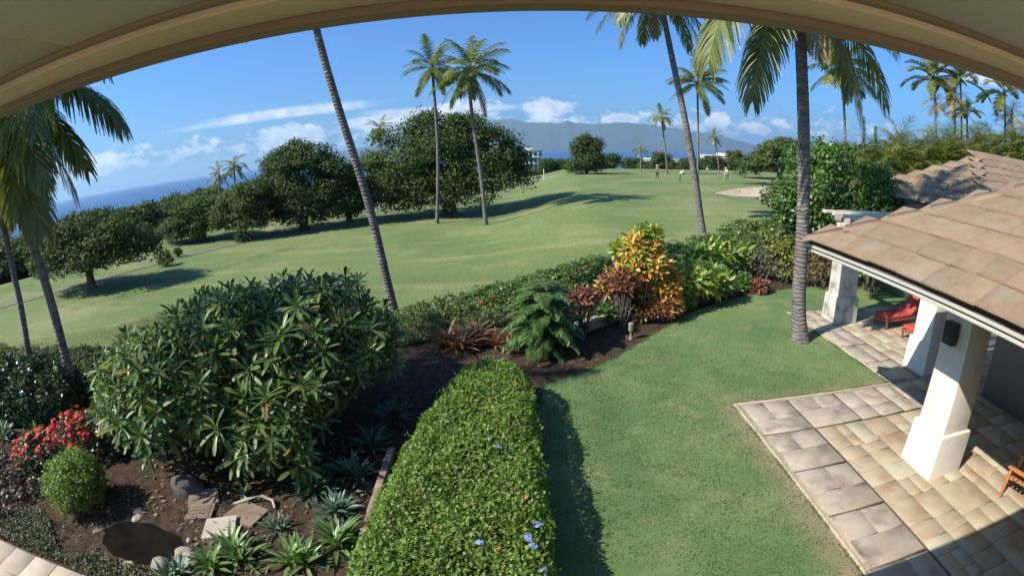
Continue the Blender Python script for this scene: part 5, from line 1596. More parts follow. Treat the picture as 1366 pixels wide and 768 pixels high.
def rosette(rng, tip, axis, n, length, spread=(.25, 1.35), droop=.0):
    """n leaves round one tip: inner ones upright, outer ones spread"""
    axis = np.asarray(axis, float); axis = axis / np.linalg.norm(axis)
    x = np.cross(axis, [.21, .33, .92]); x /= np.linalg.norm(x); y = np.cross(axis, x)
    k = np.arange(n); a = k * 2.39996 + rng.uniform(-.25, .25, n) + rng.uniform(0, 6)
    th = spread[0] + (spread[1] - spread[0]) * ((k + .5) / n) + rng.uniform(-.15, .15, n)
    D = np.cos(th)[:, None] * axis + np.sin(th)[:, None] * (np.cos(a)[:, None] * x + np.sin(a)[:, None] * y)
    D[:, 2] -= droop * (k / n)
    N = axis[None] * 1.0 + .001 * rnd_unit(rng, n)
    N = N - D * np.sum(N * D, 1, keepdims=True); N = N + 1e-3 * x
    P = np.asarray(tip) + D * .02 - axis * (.09 * (k / n))[:, None]
    return frames(P, D, N + rnd_unit(rng, n) * .25, length * rng.uniform(.75, 1.12, n) * (1 - .25 * (k < n * .2)))


def tips_on(rng, lobes, n, zmin=-.35):
    """tips spread evenly over lobes"""
    out, ax = [], []
    area = np.array([r[0] * r[1] + r[1] * r[2] + r[0] * r[2] for _, r in lobes]); area /= area.sum()
    for (c, r), sh in zip(lobes, area):
        k = int(n * sh * 2.4) + 6
        i = np.arange(k) + .5; ph = np.arccos(1 - 2 * i / k); a = pi * (1 + 5 ** .5) * i
        u = np.stack([np.cos(a) * np.sin(ph), np.sin(a) * np.sin(ph), np.cos(ph)], 1) + rng.normal(0, .06, (k, 3))
        u = u[u[:, 2] > zmin]
        P = np.array(c) + u * np.array(r) * rng.uniform(.82, 1.06, (len(u), 1))
        ok = np.ones(len(P), bool)
        for (c2, r2) in lobes:
            if c2 is c: continue
            ok &= np.sum(((P - np.array(c2)) / np.array(r2)) ** 2, 1) > .8
        out.append(P[ok]); ax.append((u / np.array(r))[ok])
    P, A_ = np.concatenate(out), np.concatenate(ax)
    A_ = A_ / np.linalg.norm(A_, axis=1, keepdims=True)
    return P, A_


def stems(root, base_pts, tips, rng, r0=.05, mat=None, name='branch'):
    g = Geo()
    for tp in tips:
        b = base_pts[int(rng.integers(len(base_pts)))]
        m_ = np.asarray(b) * .45 + np.asarray(tp) * .55 + rng.normal(0, .08, 3); m_[2] = b[2] + (tp[2] - b[2]) * .45
        g.tube([b, m_, tp], [r0, r0 * .6, r0 * .35], 5, 0, cap=False)
    return g.obj(name, mat or M_BARK, root, smooth=True)


# plumeria: big dome of long leaved rosettes
M_PLUM = leaf_mat('plumeria_leaf', [(0.036, 0.080, 0.020), (0.068, 0.125, 0.030), (0.120, 0.180, 0.042)], rough=.46, trans=.25, spec=.32)
M_PLUM_Y = leaf_mat('yellowed_plumeria_leaf', [(0.20, 0.18, 0.04), (0.30, 0.24, 0.06), (0.16, 0.12, 0.05)], rough=.5, trans=.25)
M_PLUM_L = leaf_mat('new_plumeria_leaf', [(0.10, 0.17, 0.04), (0.17, 0.24, 0.06)], rough=.4, trans=.3)
M_PLUMBARK = noise_mat('plumeria_bark', (0.10, 0.09, 0.075), (0.20, 0.18, 0.15), scale=6, rough=.9, bump=.4)
t = thing('plumeria', 'very large domed plumeria shrub with long glossy leaves in rosettes, left of the hedge', 'shrub', (-5.1, 8.4, 0))
rng = np.random.default_rng(12)
PL = L3((.75, .75, 1.40, 2.0, 1.9, 1.54), (-1.25, -.75, 1.25, 1.8, 1.75, 1.32), (-.3, .3, 1.5, 1.6, 1.6, 1.4), (.9, -1.3, .9, 1.0, .9, .75))
tips, axs = tips_on(rng, PL, 430, -.25)
Ms = []
for tp, a in zip(tips, axs):
    a = a * .75 + np.array([0, 0, .75]) + rng.normal(0, .16, 3)
    n = int(rng.integers(15, 23))
    Ms.append(rosette(rng, tp + rng.normal(0, .12, 3), a, n, .345 * rng.uniform(.65, 1.2), (.3, 1.8), .4))
# second tier inside, so that the gaps show leaves and not daylight
tips2, axs2 = tips_on(rng, [(c, tuple(np.array(r) * .72)) for c, r in PL], 130, .0)
for tp, a in zip(tips2, axs2): Ms.append(rosette(rng, tp, a * .6 + np.array([0, 0, .8]), 12, .36, (.4, 1.7), .35))
Ms = np.concatenate(Ms)
leafy(t, leaf_long(.112, .03, .22, 4, .74, .24, .5), Ms, [M_PLUM] * 9 + [M_PLUM_Y] + [M_PLUM] * 8 + [M_PLUM_L] * 3, 300)
stems(t, [np.array((x, y, -.05)) for x, y in ((.3, .3), (.8, .6), (-.6, -.2), (-1.0, -.6), (.2, .9), (1.0, -.4))], list(tips[::2]) + list(tips2[::2]), rng, .055, M_PLUMBARK)

# crotons and their neighbours
M_CR_Y = leaf_mat('golden_croton_leaf', [(0.60, 0.26, 0.05), (0.62, 0.40, 0.08), (0.45, 0.16, 0.045), (0.66, 0.48, 0.14)], rough=.4, trans=.3, tcol=(1.2, 1.1, .7))
M_CR_G = leaf_mat('green_croton_leaf', [(0.12, 0.20, 0.03), (0.26, 0.32, 0.05), (0.42, 0.40, 0.07)], rough=.4, trans=.3)
M_CR_R = leaf_mat('bronze_croton_leaf', [(0.085, 0.035, 0.022), (0.16, 0.062, 0.032), (0.27, 0.12, 0.05)], rough=.4, trans=.25, tcol=(1.3, 1, .8))
M_YEL = leaf_mat('yellow_croton_leaf', [(0.55, 0.34, 0.05), (0.66, 0.46, 0.08), (0.48, 0.24, 0.05)], rough=.4, trans=.3, tcol=(1.2, 1.1, .6))
M_LIME = leaf_mat('lime_croton_leaf', [(0.16, 0.26, 0.035), (0.30, 0.36, 0.06), (0.52, 0.50, 0.13)], rough=.35, trans=.3)
M_GINGER = leaf_mat('pale_shrub_leaf', [(0.10, 0.19, 0.045), (0.17, 0.28, 0.07), (0.28, 0.38, 0.12)], rough=.35, trans=.3)
M_TI = leaf_mat('ti_leaf', [(0.16, 0.055, 0.05), (0.28, 0.12, 0.085), (0.20, 0.13, 0.05)], rough=.4, trans=.25, tcol=(1.3, 1, .9))
LT_CROTON = leaf_long(.16, .05, .14, 3, .6, .3)


def bush(name, label, loc, lobes, ntips, nleaf, leaf, mats, seed, keep=100, spread=(.3, 1.4), up=.6, tmpl=None, stem_r=.025, zmin=-.5, cat='shrub', group=None, droop=.2, bases=None):
    t = thing(name, label, cat, (loc[0], loc[1], gz1(loc[0], loc[1])), 0, group)
    rng = np.random.default_rng(seed)
    tips, axs = tips_on(rng, lobes, ntips, zmin)
    Ms = [rosette(rng, tp, a * .8 + np.array([0, 0, up]) + rng.normal(0, .12, 3), max(4, int(nleaf * rng.uniform(.75, 1.2))), leaf * rng.uniform(.85, 1.15), spread, droop) for tp, a in zip(tips, axs)]
    inner, ia = tips_on(rng, [(c, tuple(np.array(r) * .62)) for c, r in lobes], ntips * .35, -.2)
    Ms += [rosette(rng, tp, a * .6 + np.array([0, 0, up]), nleaf, leaf, spread, droop) for tp, a in zip(inner, ia)]
    leafy(t, tmpl or LT_CROTON, np.concatenate(Ms), mats, keep)
    stems(t, bases or [np.array((x, y, -.05)) for x, y in ((.05, .02), (-.06, .05), (.02, -.07))], list(tips[::2]), rng, stem_r)
    return t


bush('croton', 'tall croton with bright orange and yellow leaves, tallest plant of the bed', (4.15, 15.1), L3((0, 0, 1.55, .72, .6, .55), (-.15, .1, 2.05, .62, .55, .45), (.30, 0, .95, .55, .5, .5)), 62, 12, .32, [M_CR_Y, M_YEL, M_CR_G, M_CR_Y, M_LIME], 31, 170, stem_r=.014)
bush('croton', 'small yellow green rosette croton forming the crown above the orange leaves', (4.2, 15.5), L3((.05, 0, 2.45, .40, .38, .30), (-.75, .1, 2.0, .25, .25, .25)), 26, 13, .30, [M_CR_G, M_LIME], 32, 80)
bush('croton', 'bronze red croton with dark narrow leaves left of the tall orange one', (3.45, 15.0), L3((0, 0, 1.2, .6, .55, .5), (-.4, 0, 1.0, .4, .4, .38), (.5, .1, 1.6, .45, .45, .5), (.55, -.3, .6, .45, .4, .5)), 84, 11, .26, [M_CR_R, M_CR_R, M_CR_Y, M_CR_R, M_CR_G], 33, 120, stem_r=.012)
bush('croton', 'golden yellow croton in front of the tall orange one', (4.75, 15.0), L3((0, 0, .95, .46, .42, .48), (.05, -.1, .5, .4, .4, .4)), 46, 12, .29, [M_YEL, M_YEL, M_CR_Y], 34, 100)
bush('croton', 'lime green croton with broad cream edged leaves right of the golden one', (6.35, 16.0), L3((0, 0, .75, .75, .6, .5), (-.75, -.3, .85, .5, .4, .45), (.6, .15, .7, .5, .45, .45)), 52, 12, .38, [M_LIME, M_LIME, M_GINGER], 35, 140)
bush('croton', 'low dark red croton at the lawn edge below the golden one', (4.55, 14.45), L3((0, 0, .42, .6, .4, .36), (-.4, 0, .4, .4, .35, .3)), 60, 9, .17, [M_CR_R, M_CR_R, M_CR_Y], 36, 80)
bush('pale_shrub', 'light green broad leaved shrub at the foot of the bowed palm', (8.15, 19.1), L3((0, 0, 1.0, .9, .8, .62), (.9, .1, .8, .7, .6, .5), (-.75, 0, .8, .6, .6, .5)), 62, 14, .48, [M_GINGER, M_LIME], 37, 150, tmpl=leaf_long(.13, .04, .2, 3, .7, .3))
bush('ti_plant', 'thin stemmed ti plant with drooping pinkish bronze leaves by the low stone wall', (1.95, 13.45), L3((0, 0, 1.10, .38, .36, .26)), 26, 9, .26, [M_TI, M_CR_R], 38, 90, spread=(.5, 1.9), droop=.5, zmin=-.3)
bush('ti_plant', 'slender leaning croton stem with bronze leaves over the path light', (3.25, 14.15), L3((.05, .15, 1.25, .36, .36, .30)), 26, 9, .20, [M_CR_R], 39, 70, zmin=-.3)
for i, (x, y, s, lb) in enumerate([(-1.55, 12.9, 1.0, 'orange brown spiky bromeliad clump in the shade left of the fern leaved tree'), (-1.05, 13.35, .9, 'bronze bromeliad behind the orange brown one'), (-.1, 12.75, .75, 'small rusty bromeliad at the foot of the fern leaved tree'), (.25, 13.15, .7, 'rusty bromeliad tucked beside the fern leaved tree')]):
    t = thing('bromeliad', lb, 'plant', (x, y, .012), 0, 'bromeliads in the shaded bed')
    rng = np.random.default_rng(400 + i); Ms = []
    for k in range(5 if i < 2 else 3):
        o = np.array((rng.uniform(-.45, .45), rng.uniform(-.3, .3), .08)) * (1 if k else 0)
        Ms.append(rosette(rng, o, (rng.normal(0, .15), rng.normal(0, .15), 1), 20, .72 * s, (.15, 1.25), .15))
    leafy(t, leaf_long(.055, .03, .38, 4, .35, .8), np.concatenate(Ms), [leaf_mat('bromeliad_leaf', [(0.18, 0.075, 0.03), (0.34, 0.17, 0.06), (0.14, 0.09, 0.035)], rough=.4, trans=.25, tcol=(1.2, 1, .8))] if i == 0 else [bpy.data.materials['bromeliad_leaf']], 80)

# fern leaved tree: whorls of drooping feathery branches
M_FERN = leaf_mat('feathery_leaf', [(0.036, 0.090, 0.024), (0.070, 0.145, 0.034), (0.12, 0.20, 0.055)], rough=.5, trans=.25)
t = thing('norfolk_pine', 'young bright green tree with tiers of feathery drooping branches, left of the crotons', 'tree', (.75, 12.5, .01))
g = Geo(); g.tube([(0, 0, -.1), (0, 0, 1.0), (.02, 0, 2.0)], [.05, .035, .01], 7); g.obj('trunk', M_BARK, t, smooth=True)
rng = np.random.default_rng(55)
for tier in range(7):
    z = .35 + tier * .245; L_ = 1.12 * (1 - .055 * tier) * (1 if tier else .8) * (1 if tier < 6 else .6)
    for k in range(6):
        a = k * 2 * pi / 6 + tier * .5 + rng.uniform(-.2, .2)
        n = 15; g = Geo(); el = .45 + .06 * tier; P = []; D = []; N = []; S = []
        pts = []
        for i in range(n + 1):
            u = i / n; r = L_ * u; pts.append(np.array([cos(a) * r, sin(a) * r, r * (math.tan(el) * .6 - .62 * u)]))
        pts = np.array(pts); g.tube(pts, [.012 - .010 * i / n for i in range(n + 1)], 4, 0, cap=False)
        side = np.array([-sin(a), cos(a), 0])
        for i in range(1, n + 1):
            tdir = pts[i] - pts[i - 1]; tdir /= np.linalg.norm(tdir)
            for sg in (-1, 1):
                for q in range(2):
                    P.append(pts[i] - tdir * q * .03); D.append(side * sg * 1.0 + tdir * .75 + [0, 0, .10 - .25 * q]); N.append([0, 0, 1]); S.append(.30 * (math.sin(min(1, .18 + i / n) * pi * .86) + .22) * L_)
        P = np.array(P); inst(g, leaf_long(.17, .02, .30, 2, .55, .6), frames(P, D, np.array(N) + rnd_unit(rng, len(N)) * .25, np.array(S)), 1)
        o = g.obj('branch', [M_BARK, M_FERN], t); o.location = (0, 0, z)

# flowering shrub and its neighbours on the right
M_HIB = leaf_mat('hibiscus_leaf', [(0.042, 0.105, 0.022), (0.082, 0.165, 0.034), (0.15, 0.235, 0.055)], rough=.4, trans=.35)


def shrub(name, label, loc, lobes, mat, seed, n_clump, per, leaf, clump_r=(.22, .42), stem=.05, flowers=None, fl=0, cat='shrub', group=None):
    t = thing(name, label, cat, (loc[0], loc[1], gz1(loc[0], loc[1]) - .02), 0, group)
    rng = np.random.default_rng(seed); r = random.Random(seed)
    g = Geo()
    for c, rr in lobes:
        for k in range(3): g.tube(limb_pts((r.uniform(-.2, .2), r.uniform(-.2, .2), 0), Vector(c) + Vector((r.uniform(-.5, .5) * rr[0], r.uniform(-.5, .5) * rr[1], r.uniform(-.3, .5) * rr[2])), r, .15, 4), [stem * v for v in (1, .8, .6, .45, .25)], 5)
    g.obj('branches', M_BARK, t, smooth=True)
    g = Geo(); crown_geo(g, roughen(lobes, rng, 3) if leaf > .075 else lobes, rng, n_clump, per, leaf, clump_r, .75, shell=.45)
    g.obj('foliage', mat, t)
    if flowers:
        tips, _ = tips_on(rng, lobes, fl, -.3)
        idx = rng.permutation(len(tips))[:fl]
        for i in idx:
            o = link(flowers[0].name.split('.')[0], flowers[int(i) % len(flowers)], t); o.location = tips[i] * 1.0; o.rotation_euler = (r.uniform(-1, 1), r.uniform(-1, 1), 0); s = r.uniform(.8, 1.4); o.scale = (s, s, s)
    return t


pk = [blossom_mesh('pink_blossom', M_PINK, .065, 4, s) for s in range(3)]
shrub('hibiscus', 'large flowering hibiscus shrub with pink blooms behind the big palm trunk and pergola', (13.0, 18.6), L3((0, 0, 3.7, 1.2, 1.1, 1.6), (1.1, -.6, 4.4, .8, .8, 1.2), (-.9, .7, 4.7, .8, .8, .9), (.2, .2, 5.2, .6, .6, .7), (1.5, -1.3, 3.0, .9, .8, 1.3), (0, 0, 1.8, 1.4, 1.2, 1.5), (-1.0, .4, 3.2, .9, .9, 1.1)), M_HIB, 61, 330, 40, .17, (.3, .6), flowers=pk, fl=44)
shrub('hibiscus', 'lower looser hibiscus shrub left of the big palm trunk, above the grey twigs', (12.3, 20.3), L3((0, 0, 2.2, 1.0, 1.0, 1.6), (-.3, .2, 3.2, .75, .8, .8), (.3, .1, 1.4, .9, .8, 1.2)), leaf_mat('olive_shrub_leaf', [(0.05, 0.085, 0.025), (0.085, 0.13, 0.035), (0.14, 0.18, 0.055)], rough=.45, trans=.25), 62, 190, 40, .15, (.25, .48), flowers=pk, fl=14)
shrub('hibiscus', 'bright green shrub with pale flowers at the corner of the second roof', (14.3, 16.5), L3((0, 0, 3.0, .85, .8, 1.5), (.3, .3, 4.2, .75, .7, 1.0), (-.3, 0, 1.6, .8, .8, 1.3)), leaf_mat('bright_shrub_leaf', [(0.05, 0.12, 0.022), (0.09, 0.18, 0.03), (0.15, 0.25, 0.05)], rough=.35, trans=.3), 63, 190, 40, .15, (.25, .48), flowers=pk, fl=18)
shrub('twiggy_shrub', 'sparse grey twiggy shrub with few leaves beside the big palm trunk', (10.0, 18.6), L3((0, 0, .75, .7, .5, .65), (.6, .1, .8, .6, .5, .6), (-.5, .1, .6, .5, .4, .5)), leaf_mat('grey_shrub_leaf', [(0.10, 0.10, 0.065), (0.17, 0.165, 0.11), (0.12, 0.14, 0.06)], rough=.6, trans=.15), 64, 60, 26, .09, (.2, .35), stem=.028)
shrub('twiggy_shrub', 'yellow leaved straggly shrub left against the big palm trunk', (11.2, 18.3), L3((0, 0, .9, .6, .5, .8), (-.4, .2, 1.4, .45, .4, .5)), leaf_mat('yellowing_leaf', [(0.14, 0.16, 0.035), (0.28, 0.27, 0.05), (0.10, 0.13, 0.035)], rough=.5, trans=.25), 65, 80, 30, .10, (.2, .35), stem=.03)
shrub('green_shrub', 'tangled green shrubs behind the light green shrub along the course', (10.2, 21.6), L3((0, 0, .55, 1.2, .9, .6), (1.4, .4, .65, 1.2, .9, .7), (-1.2, .2, .45, .9, .8, .45), (2.4, .3, .9, .9, .9, .9)), M_HEDGE2, 66, 170, 36, .14, (.25, .45), stem=.03)
shrub('green_shrub', 'mossy green bank of shrubs at the end of the fairway beyond the palm trunk', (13.2, 25.4), L3((0, 0, .35, 2.0, .9, .45), (2.4, -.3, .6, 1.6, 1.0, .7), (4.0, -.8, .8, 1.4, 1.1, .9)), M_HEDGE2, 67, 260, 36, .16, (.3, .5), stem=.03)
shrub('grassy_shrub', 'low green shrubs filling the gap between the tall croton and the bowed palm', (7.2, 21.4), L3((0, 0, .4, 1.0, .8, .5), (1.3, .3, .5, .9, .7, .6), (-1.2, -.3, .35, .8, .6, .4)), M_HEDGE2, 166, 120, 34, .12, (.2, .4), stem=.02)
for i, (x, y, r_, h_, mt, lb) in enumerate([(-.4, 16.6, .5, .75, M_HIB, 'loose bright green shrub growing out of the low hedge behind the feathery tree'), (1.9, 18.4, .65, .8, M_HEDGE2, 'mixed green shrub in the low hedge below the red flower'), (3.4, 18.6, .55, 1.0, M_HIB, 'taller green shrub in the low hedge behind the bronze croton'), (-2.4, 15.4, .5, .6, M_HEDGE2, 'low spreading green shrub at the shaded end of the low hedge')]):
    shrub('hedge_shrub', lb, (x, y), L3((0, 0, h_ * .55, r_, r_ * .8, h_ * .5), (r_ * .8, .1, h_ * .4, r_ * .7, r_ * .6, h_ * .4), (-r_ * .8, -.1, h_ * .42, r_ * .7, r_ * .6, h_ * .35)), mt, 170 + i, 90, 34, .10, (.16, .34), stem=.02)
shrub('brown_shrub', 'dry brown leaved shrub behind the far white column', (12.3, 17.4), L3((0, 0, .8, .8, .6, .75), (.9, 0, .7, .7, .6, .65)), leaf_mat('dry_leaf', [(0.13, 0.075, 0.035), (0.22, 0.14, 0.07), (0.10, 0.10, 0.035)], rough=.6, trans=.2), 68, 90, 30, .11, (.2, .38), stem=.03)
shrub('round_shrub', 'small round bush on the fairway right of the shade tree', (-21.3, 26.5), L3((0, 0, .42, .5, .5, .48)), M_TREE_O, 69, 60, 26, .10, (.15, .25), stem=.02)
shrub('round_shrub', 'tiny dark bush farther up the cart path', (-22.4, 29.4), L3((0, 0, .3, .32, .32, .34)), M_TREE_D, 70, 40, 22, .09, (.12, .2), stem=.02)
shrub('round_shrub', 'bush with small mound at the foot of the left tree group', (-19.6, 34.0), L3((0, 0, .45, .55, .5, .5), (.3, 0, .2, .7, .6, .25)), M_TREE_D, 71, 60, 24, .12, (.15, .28), stem=.02)
shrub('yellow_shrub', 'bright yellow green shrub under the right side of the shade tree', (-27.6, 28.9), L3((0, 0, .55, .6, .5, .4), (.6, .3, .75, .4, .4, .3)), leaf_mat('yellow_shrub_leaf', [(0.30, 0.36, 0.04), (0.45, 0.46, 0.06)], rough=.5, trans=.3), 72, 60, 26, .14, (.18, .3), stem=.02)
# shrubs at the lower left
rd = [blossom_mesh('red_blossom', M_RED, .085, 16, s) for s in range(3)]
M_IX = leaf_mat('ixora_leaf', [(0.03, 0.055, 0.018), (0.055, 0.085, 0.025), (0.09, 0.10, 0.03)], rough=.4, trans=.2)
t = shrub('ixora', 'spreading shrub covered in red flower heads at the left edge', (-9.1, 6.75), L3((0, 0, .45, .75, .6, .50), (-.85, -.7, .35, .6, .6, .42), (.55, .35, .5, .5, .5, .45)), M_IX, 73, 170, 36, .085, (.15, .28), stem=.025)
rng = np.random.default_rng(5); tips, _ = tips_on(rng, L3((0, 0, .45, .78, .63, .54), (-.85, -.7, .35, .63, .63, .46), (.4, .3, .5, .5, .5, .49)), 150, .15)
for i, p in enumerate(tips[:95]):
    o = link('red_blossom', rd[i % 3], t); o.location = p + rng.normal(0, .03, 3); o.rotation_euler = (rng.normal(0, .4), rng.normal(0, .4), rng.uniform(0, 6)); s = rng.uniform(.55, 1.1); o.scale = (s, s, s)
t = shrub('ixora', 'small red flowering shrub between the round bush and the plumeria', (-8.05, 7.25), L3((0, 0, .38, .42, .4, .38)), M_IX, 74, 60, 30, .085, (.12, .22), stem=.02)
for i, p in enumerate(tips_on(rng, L3((0, 0, .4, .43, .4, .42)), 26, .2)[0][:14]):
    o = link('red_blossom', rd[i % 3], t); o.location = p; o.scale = (.9, .9, .9)
shrub('round_bush', 'clipped round bright green bush in front of the red flowering shrub', (-7.75, 5.2), L3((0, 0, .52, .60, .60, .56)), M_HEDGE, 75, 330, 40, .05, (.10, .18), stem=.02)
shrub('light_shrub', 'soft light green shrub between the palm trunk and the plumeria', (-10.3, 9.3), L3((0, 0, .6, .75, .6, .55), (.8, .2, .7, .6, .6, .6)), M_GINGER, 76, 90, 36, .11, (.2, .35), stem=.025)
shrub('maroon_shrub', 'dark maroon low plants at the left edge below the red flowers', (-9.9, 5.2), L3((0, 0, .14, .9, .7, .2), (-1.0, .5, .16, .7, .6, .22), (.3, -.7, .12, .6, .5, .16)), leaf_mat('maroon_leaf', [(0.035, 0.018, 0.018), (0.07, 0.035, 0.03), (0.05, 0.05, 0.025)], rough=.5, trans=.15), 77, 120, 30, .07, (.12, .22), stem=.012)
rng = np.random.default_rng(91)
P = []
while len(P) < 8200:
    x, y = rng.uniform(-9.6, -3.4), rng.uniform(3.70, 5.6)
    if ((x + 5.92) / .95) ** 2 + ((y - 4.66) / .58) ** 2 < 1: continue
    if y > 3.72 + .95 * (0.6 + .4 * sin(x * 2)) * min(1.0, max(0.35, (-4.6 - x) / 2)): 
        if rng.random() > .03: continue
    P.append((x, y, rng.random() * .13 + .01))
P = np.array(P); g = Geo(); inst(g, leaf_tmpl(.35, .08, .1), frames(P, rnd_unit(rng, len(P)), rnd_unit(rng, len(P)) * .7 + [0, 0, 1], .055 * rng.uniform(.6, 1.3, len(P))))
tag(g.obj('ground_cover', leaf_mat('ground_cover_leaf', [(0.05, 0.055, 0.025), (0.085, 0.09, 0.04), (0.13, 0.13, 0.06)], rough=.6, trans=.2)), 'low olive ground cover along the paved path', 'ground cover', kind='stuff')
# strap leaved plants
M_STRAP = leaf_mat('strap_leaf', [(0.06, 0.13, 0.035), (0.12, 0.20, 0.055), (0.20, 0.29, 0.10)], rough=.35, trans=.3)
M_STRAPB = leaf_mat('bluish_strap_leaf', [(0.05, 0.10, 0.065), (0.09, 0.15, 0.10), (0.13, 0.20, 0.13)], rough=.4, trans=.2)
for i, (x, y, n, L_, mt, cl, lb) in enumerate([
        (-2.62, 5.35, 24, .62, 0, 2, 'fresh green strap leaved plant against the kerb of the hedge'), (-3.15, 4.9, 22, .55, 0, 3, 'green strap leaved plant left of the one against the kerb'),
        (-3.95, 4.72, 26, .60, 0, 2, 'tall green strap leaved plant right of the pale stone slab'), (-4.45, 4.50, 24, .50, 0, 2, 'spiky green plant at the bottom edge in front of the pond'),
        (-4.95, 4.05, 22, .48, 1, 2, 'spiky green plant at the bottom edge beside the small stones'), (-4.62, 6.25, 12, .42, 0, 1, 'small agave like plant beyond the pale stone slab'),
        (-3.3, 6.5, 24, .55, 1, 3, 'bluish strap leaved plant in the deep shade beside the hedge'), (-2.9, 7.1, 24, .55, 1, 3, 'bluish strap leaved plant farther back in the shade beside the hedge'), (-3.7, 7.3, 24, .5, 1, 3, 'bluish strap leaved plant in the shade under the plumeria'),
        (-3.6, 5.5, 18, .4, 1, 2, 'low bluish strap leaved plant among dead leaves'),
        (-2.7, 8.0, 24, .6, 1, 3, 'bluish strap leaved plant in the dark strip, farthest but one beside the hedge'), (-2.5, 9.1, 22, .6, 1, 3, 'bluish strap leaved plant in the dark strip near the far end of the hedge'), (-2.9, 6.0, 22, .5, 1, 3, 'bluish strap leaved plant by the kerb behind the fresh green one'),
        (-12.4, 6.6, 18, .7, 1, 2, 'dark strap leaved plant at the left edge under the palms'), (-11.2, 6.9, 18, .6, 0, 2, 'strap leaved plant with pale leaves left of the red flowers')]):
    t = thing('strap_plant', lb, 'plant', (x, y, .012), 0, 'strap leaved plants of the lower bed')
    rng = np.random.default_rng(500 + i)
    Ms = [rosette(rng, np.array((rng.uniform(-.22, .22), rng.uniform(-.18, .18), .03)) * (1 if k else 0), (rng.normal(0, .12), rng.normal(0, .12), 1), n, L_ * .78, (.1, 1.15), .1) for k in range(cl)]
    leafy(t, leaf_long(.075, .03, .42, 4, .45, .65), np.concatenate(Ms), M_STRAP if mt == 0 else M_STRAPB, 80)
# low plants filling the bed behind the lawn edge
for i, (x, y, r_, mt, lb) in enumerate([(2.7, 14.6, .38, 'G', 'small green leafy plant behind the low stone wall'), (5.5, 15.6, .36, 'L', 'small lime leaved plant between the golden croton and the lime croton'), (7.4, 16.7, .42, 'R', 'dark red leaved low plant right of the lime croton'),
                                       (8.6, 17.4, .40, 'G', 'green leafy plant at the bed edge left of the grey twiggy shrub'), (7.9, 18.0, .45, 'G', 'green leafy plant in front of the pale broad leaved shrub'), (1.1, 14.7, .40, 'G', 'green leafy plant left end of the low stone wall'), (5.6, 17.2, .5, 'G', 'dark green leafy plant behind the lime croton'), (9.2, 17.0, .3, 'R', 'small bronze plant at the bed edge in front of the grey twigs')]):
    bush('leafy_plant', lb, (x, y), L3((0, 0, r_ * .8, r_ * 1.2, r_, r_ * .8)), 24, 10, .22, {'G': [M_HIB], 'L': [M_LIME, M_GINGER], 'R': [M_CR_R, M_TI]}[mt], 120 + i, 30, group='small leafy plants of the bed')
rng = np.random.default_rng(18); n = 900
P = np.c_[rng.uniform(-2, 12, n), rng.uniform(11, 18.5, n)]; P = P[in_poly(P, BED) & ~in_poly(P, LAWN)]; n = len(P)
g = Geo(); inst(g, leaf_tmpl(.24, .10, .15), frames(np.c_[P, np.full(n, .02) + gz(P[:, 0], P[:, 1])], rnd_unit(rng, n) * [1, 1, .15], rnd_unit(rng, n) * .4 + [0, 0, 1], rng.uniform(.05, .16, n)))
tag(g.obj('bed_litter', leaf_mat('bed_litter_leaf', [(0.10, 0.06, 0.035), (0.20, 0.13, 0.07), (0.14, 0.12, 0.05)], rough=.7, trans=.1, tcol=(1, .9, .7))), 'dry leaf litter on the mulch of the bed beside the lawn', 'leaves', kind='stuff')
# leaf litter under the plumeria
rng = np.random.default_rng(8); n = 520
P = np.c_[rng.uniform(-7.2, -2.4, n), rng.uniform(4.3, 8.5, n), np.full(n, .03)]
P = P[((P[:, 0] + 5.92) / 1.1) ** 2 + ((P[:, 1] - 4.66) / .7) ** 2 > 1]; n = len(P)
g = Geo(); inst(g, leaf_tmpl(.22, .10, .15), frames(P, rnd_unit(rng, n) * [1, 1, .15], rnd_unit(rng, n) * .4 + [0, 0, 1], rng.uniform(.04, .15, n)))
tag(g.obj('fallen_leaves', leaf_mat('fallen_leaf', [(0.11, 0.075, 0.04), (0.26, 0.19, 0.11), (0.16, 0.12, 0.06)], rough=.7, trans=.1, tcol=(1, .9, .7))), 'dry fallen leaves scattered on the soil under the plumeria', 'leaves', kind='stuff')

# ------------------------------------------------------------------ pond, stones, wall, path light
M_DARK_OVAL = noise_mat('pond_water', (0.007, 0.006, 0.005), (0.014, 0.011, 0.009), scale=3, rough=.16, spec=.18, bump=.12, bscale=9)
pe = [(-5.92 + .84 * cos(a) * (1 + .07 * sin(3 * a) + .03 * sin(11 * a) + .025 * sin(17 * a + 1)), 4.66 + .48 * sin(a) * (1 + .09 * cos(2 * a + 1) + .04 * sin(9 * a))) for a in np.linspace(0, 2 * pi, 72, endpoint=False)]
g = Geo(); g.prism(pe, -.1, .022); tag(g.obj('pond', M_DARK_OVAL), kind='structure')  # flat uneven oval in a mottled near-black colour
M_STONE = noise_mat('garden_stone', (0.20, 0.17, 0.14), (0.34, 0.30, 0.25), scale=4, detail=9, rough=.9, bump=.7, bscale=14, objrand=.2)
M_DSTONE = noise_mat('dark_stone', (0.045, 0.043, 0.042), (0.10, 0.095, 0.09), scale=5, detail=9, rough=.9, bump=.8, bscale=16)
M_PALE = noise_mat('pale_slab', (0.36, 0.30, 0.24), (0.46, 0.40, 0.33), scale=3, detail=9, rough=.9, bump=.4, bscale=25)
M_BSLAB = noise_mat('brown_slab', (0.15, 0.105, 0.075), (0.24, 0.175, 0.13), scale=4, detail=9, rough=.9, bump=.5, bscale=20)


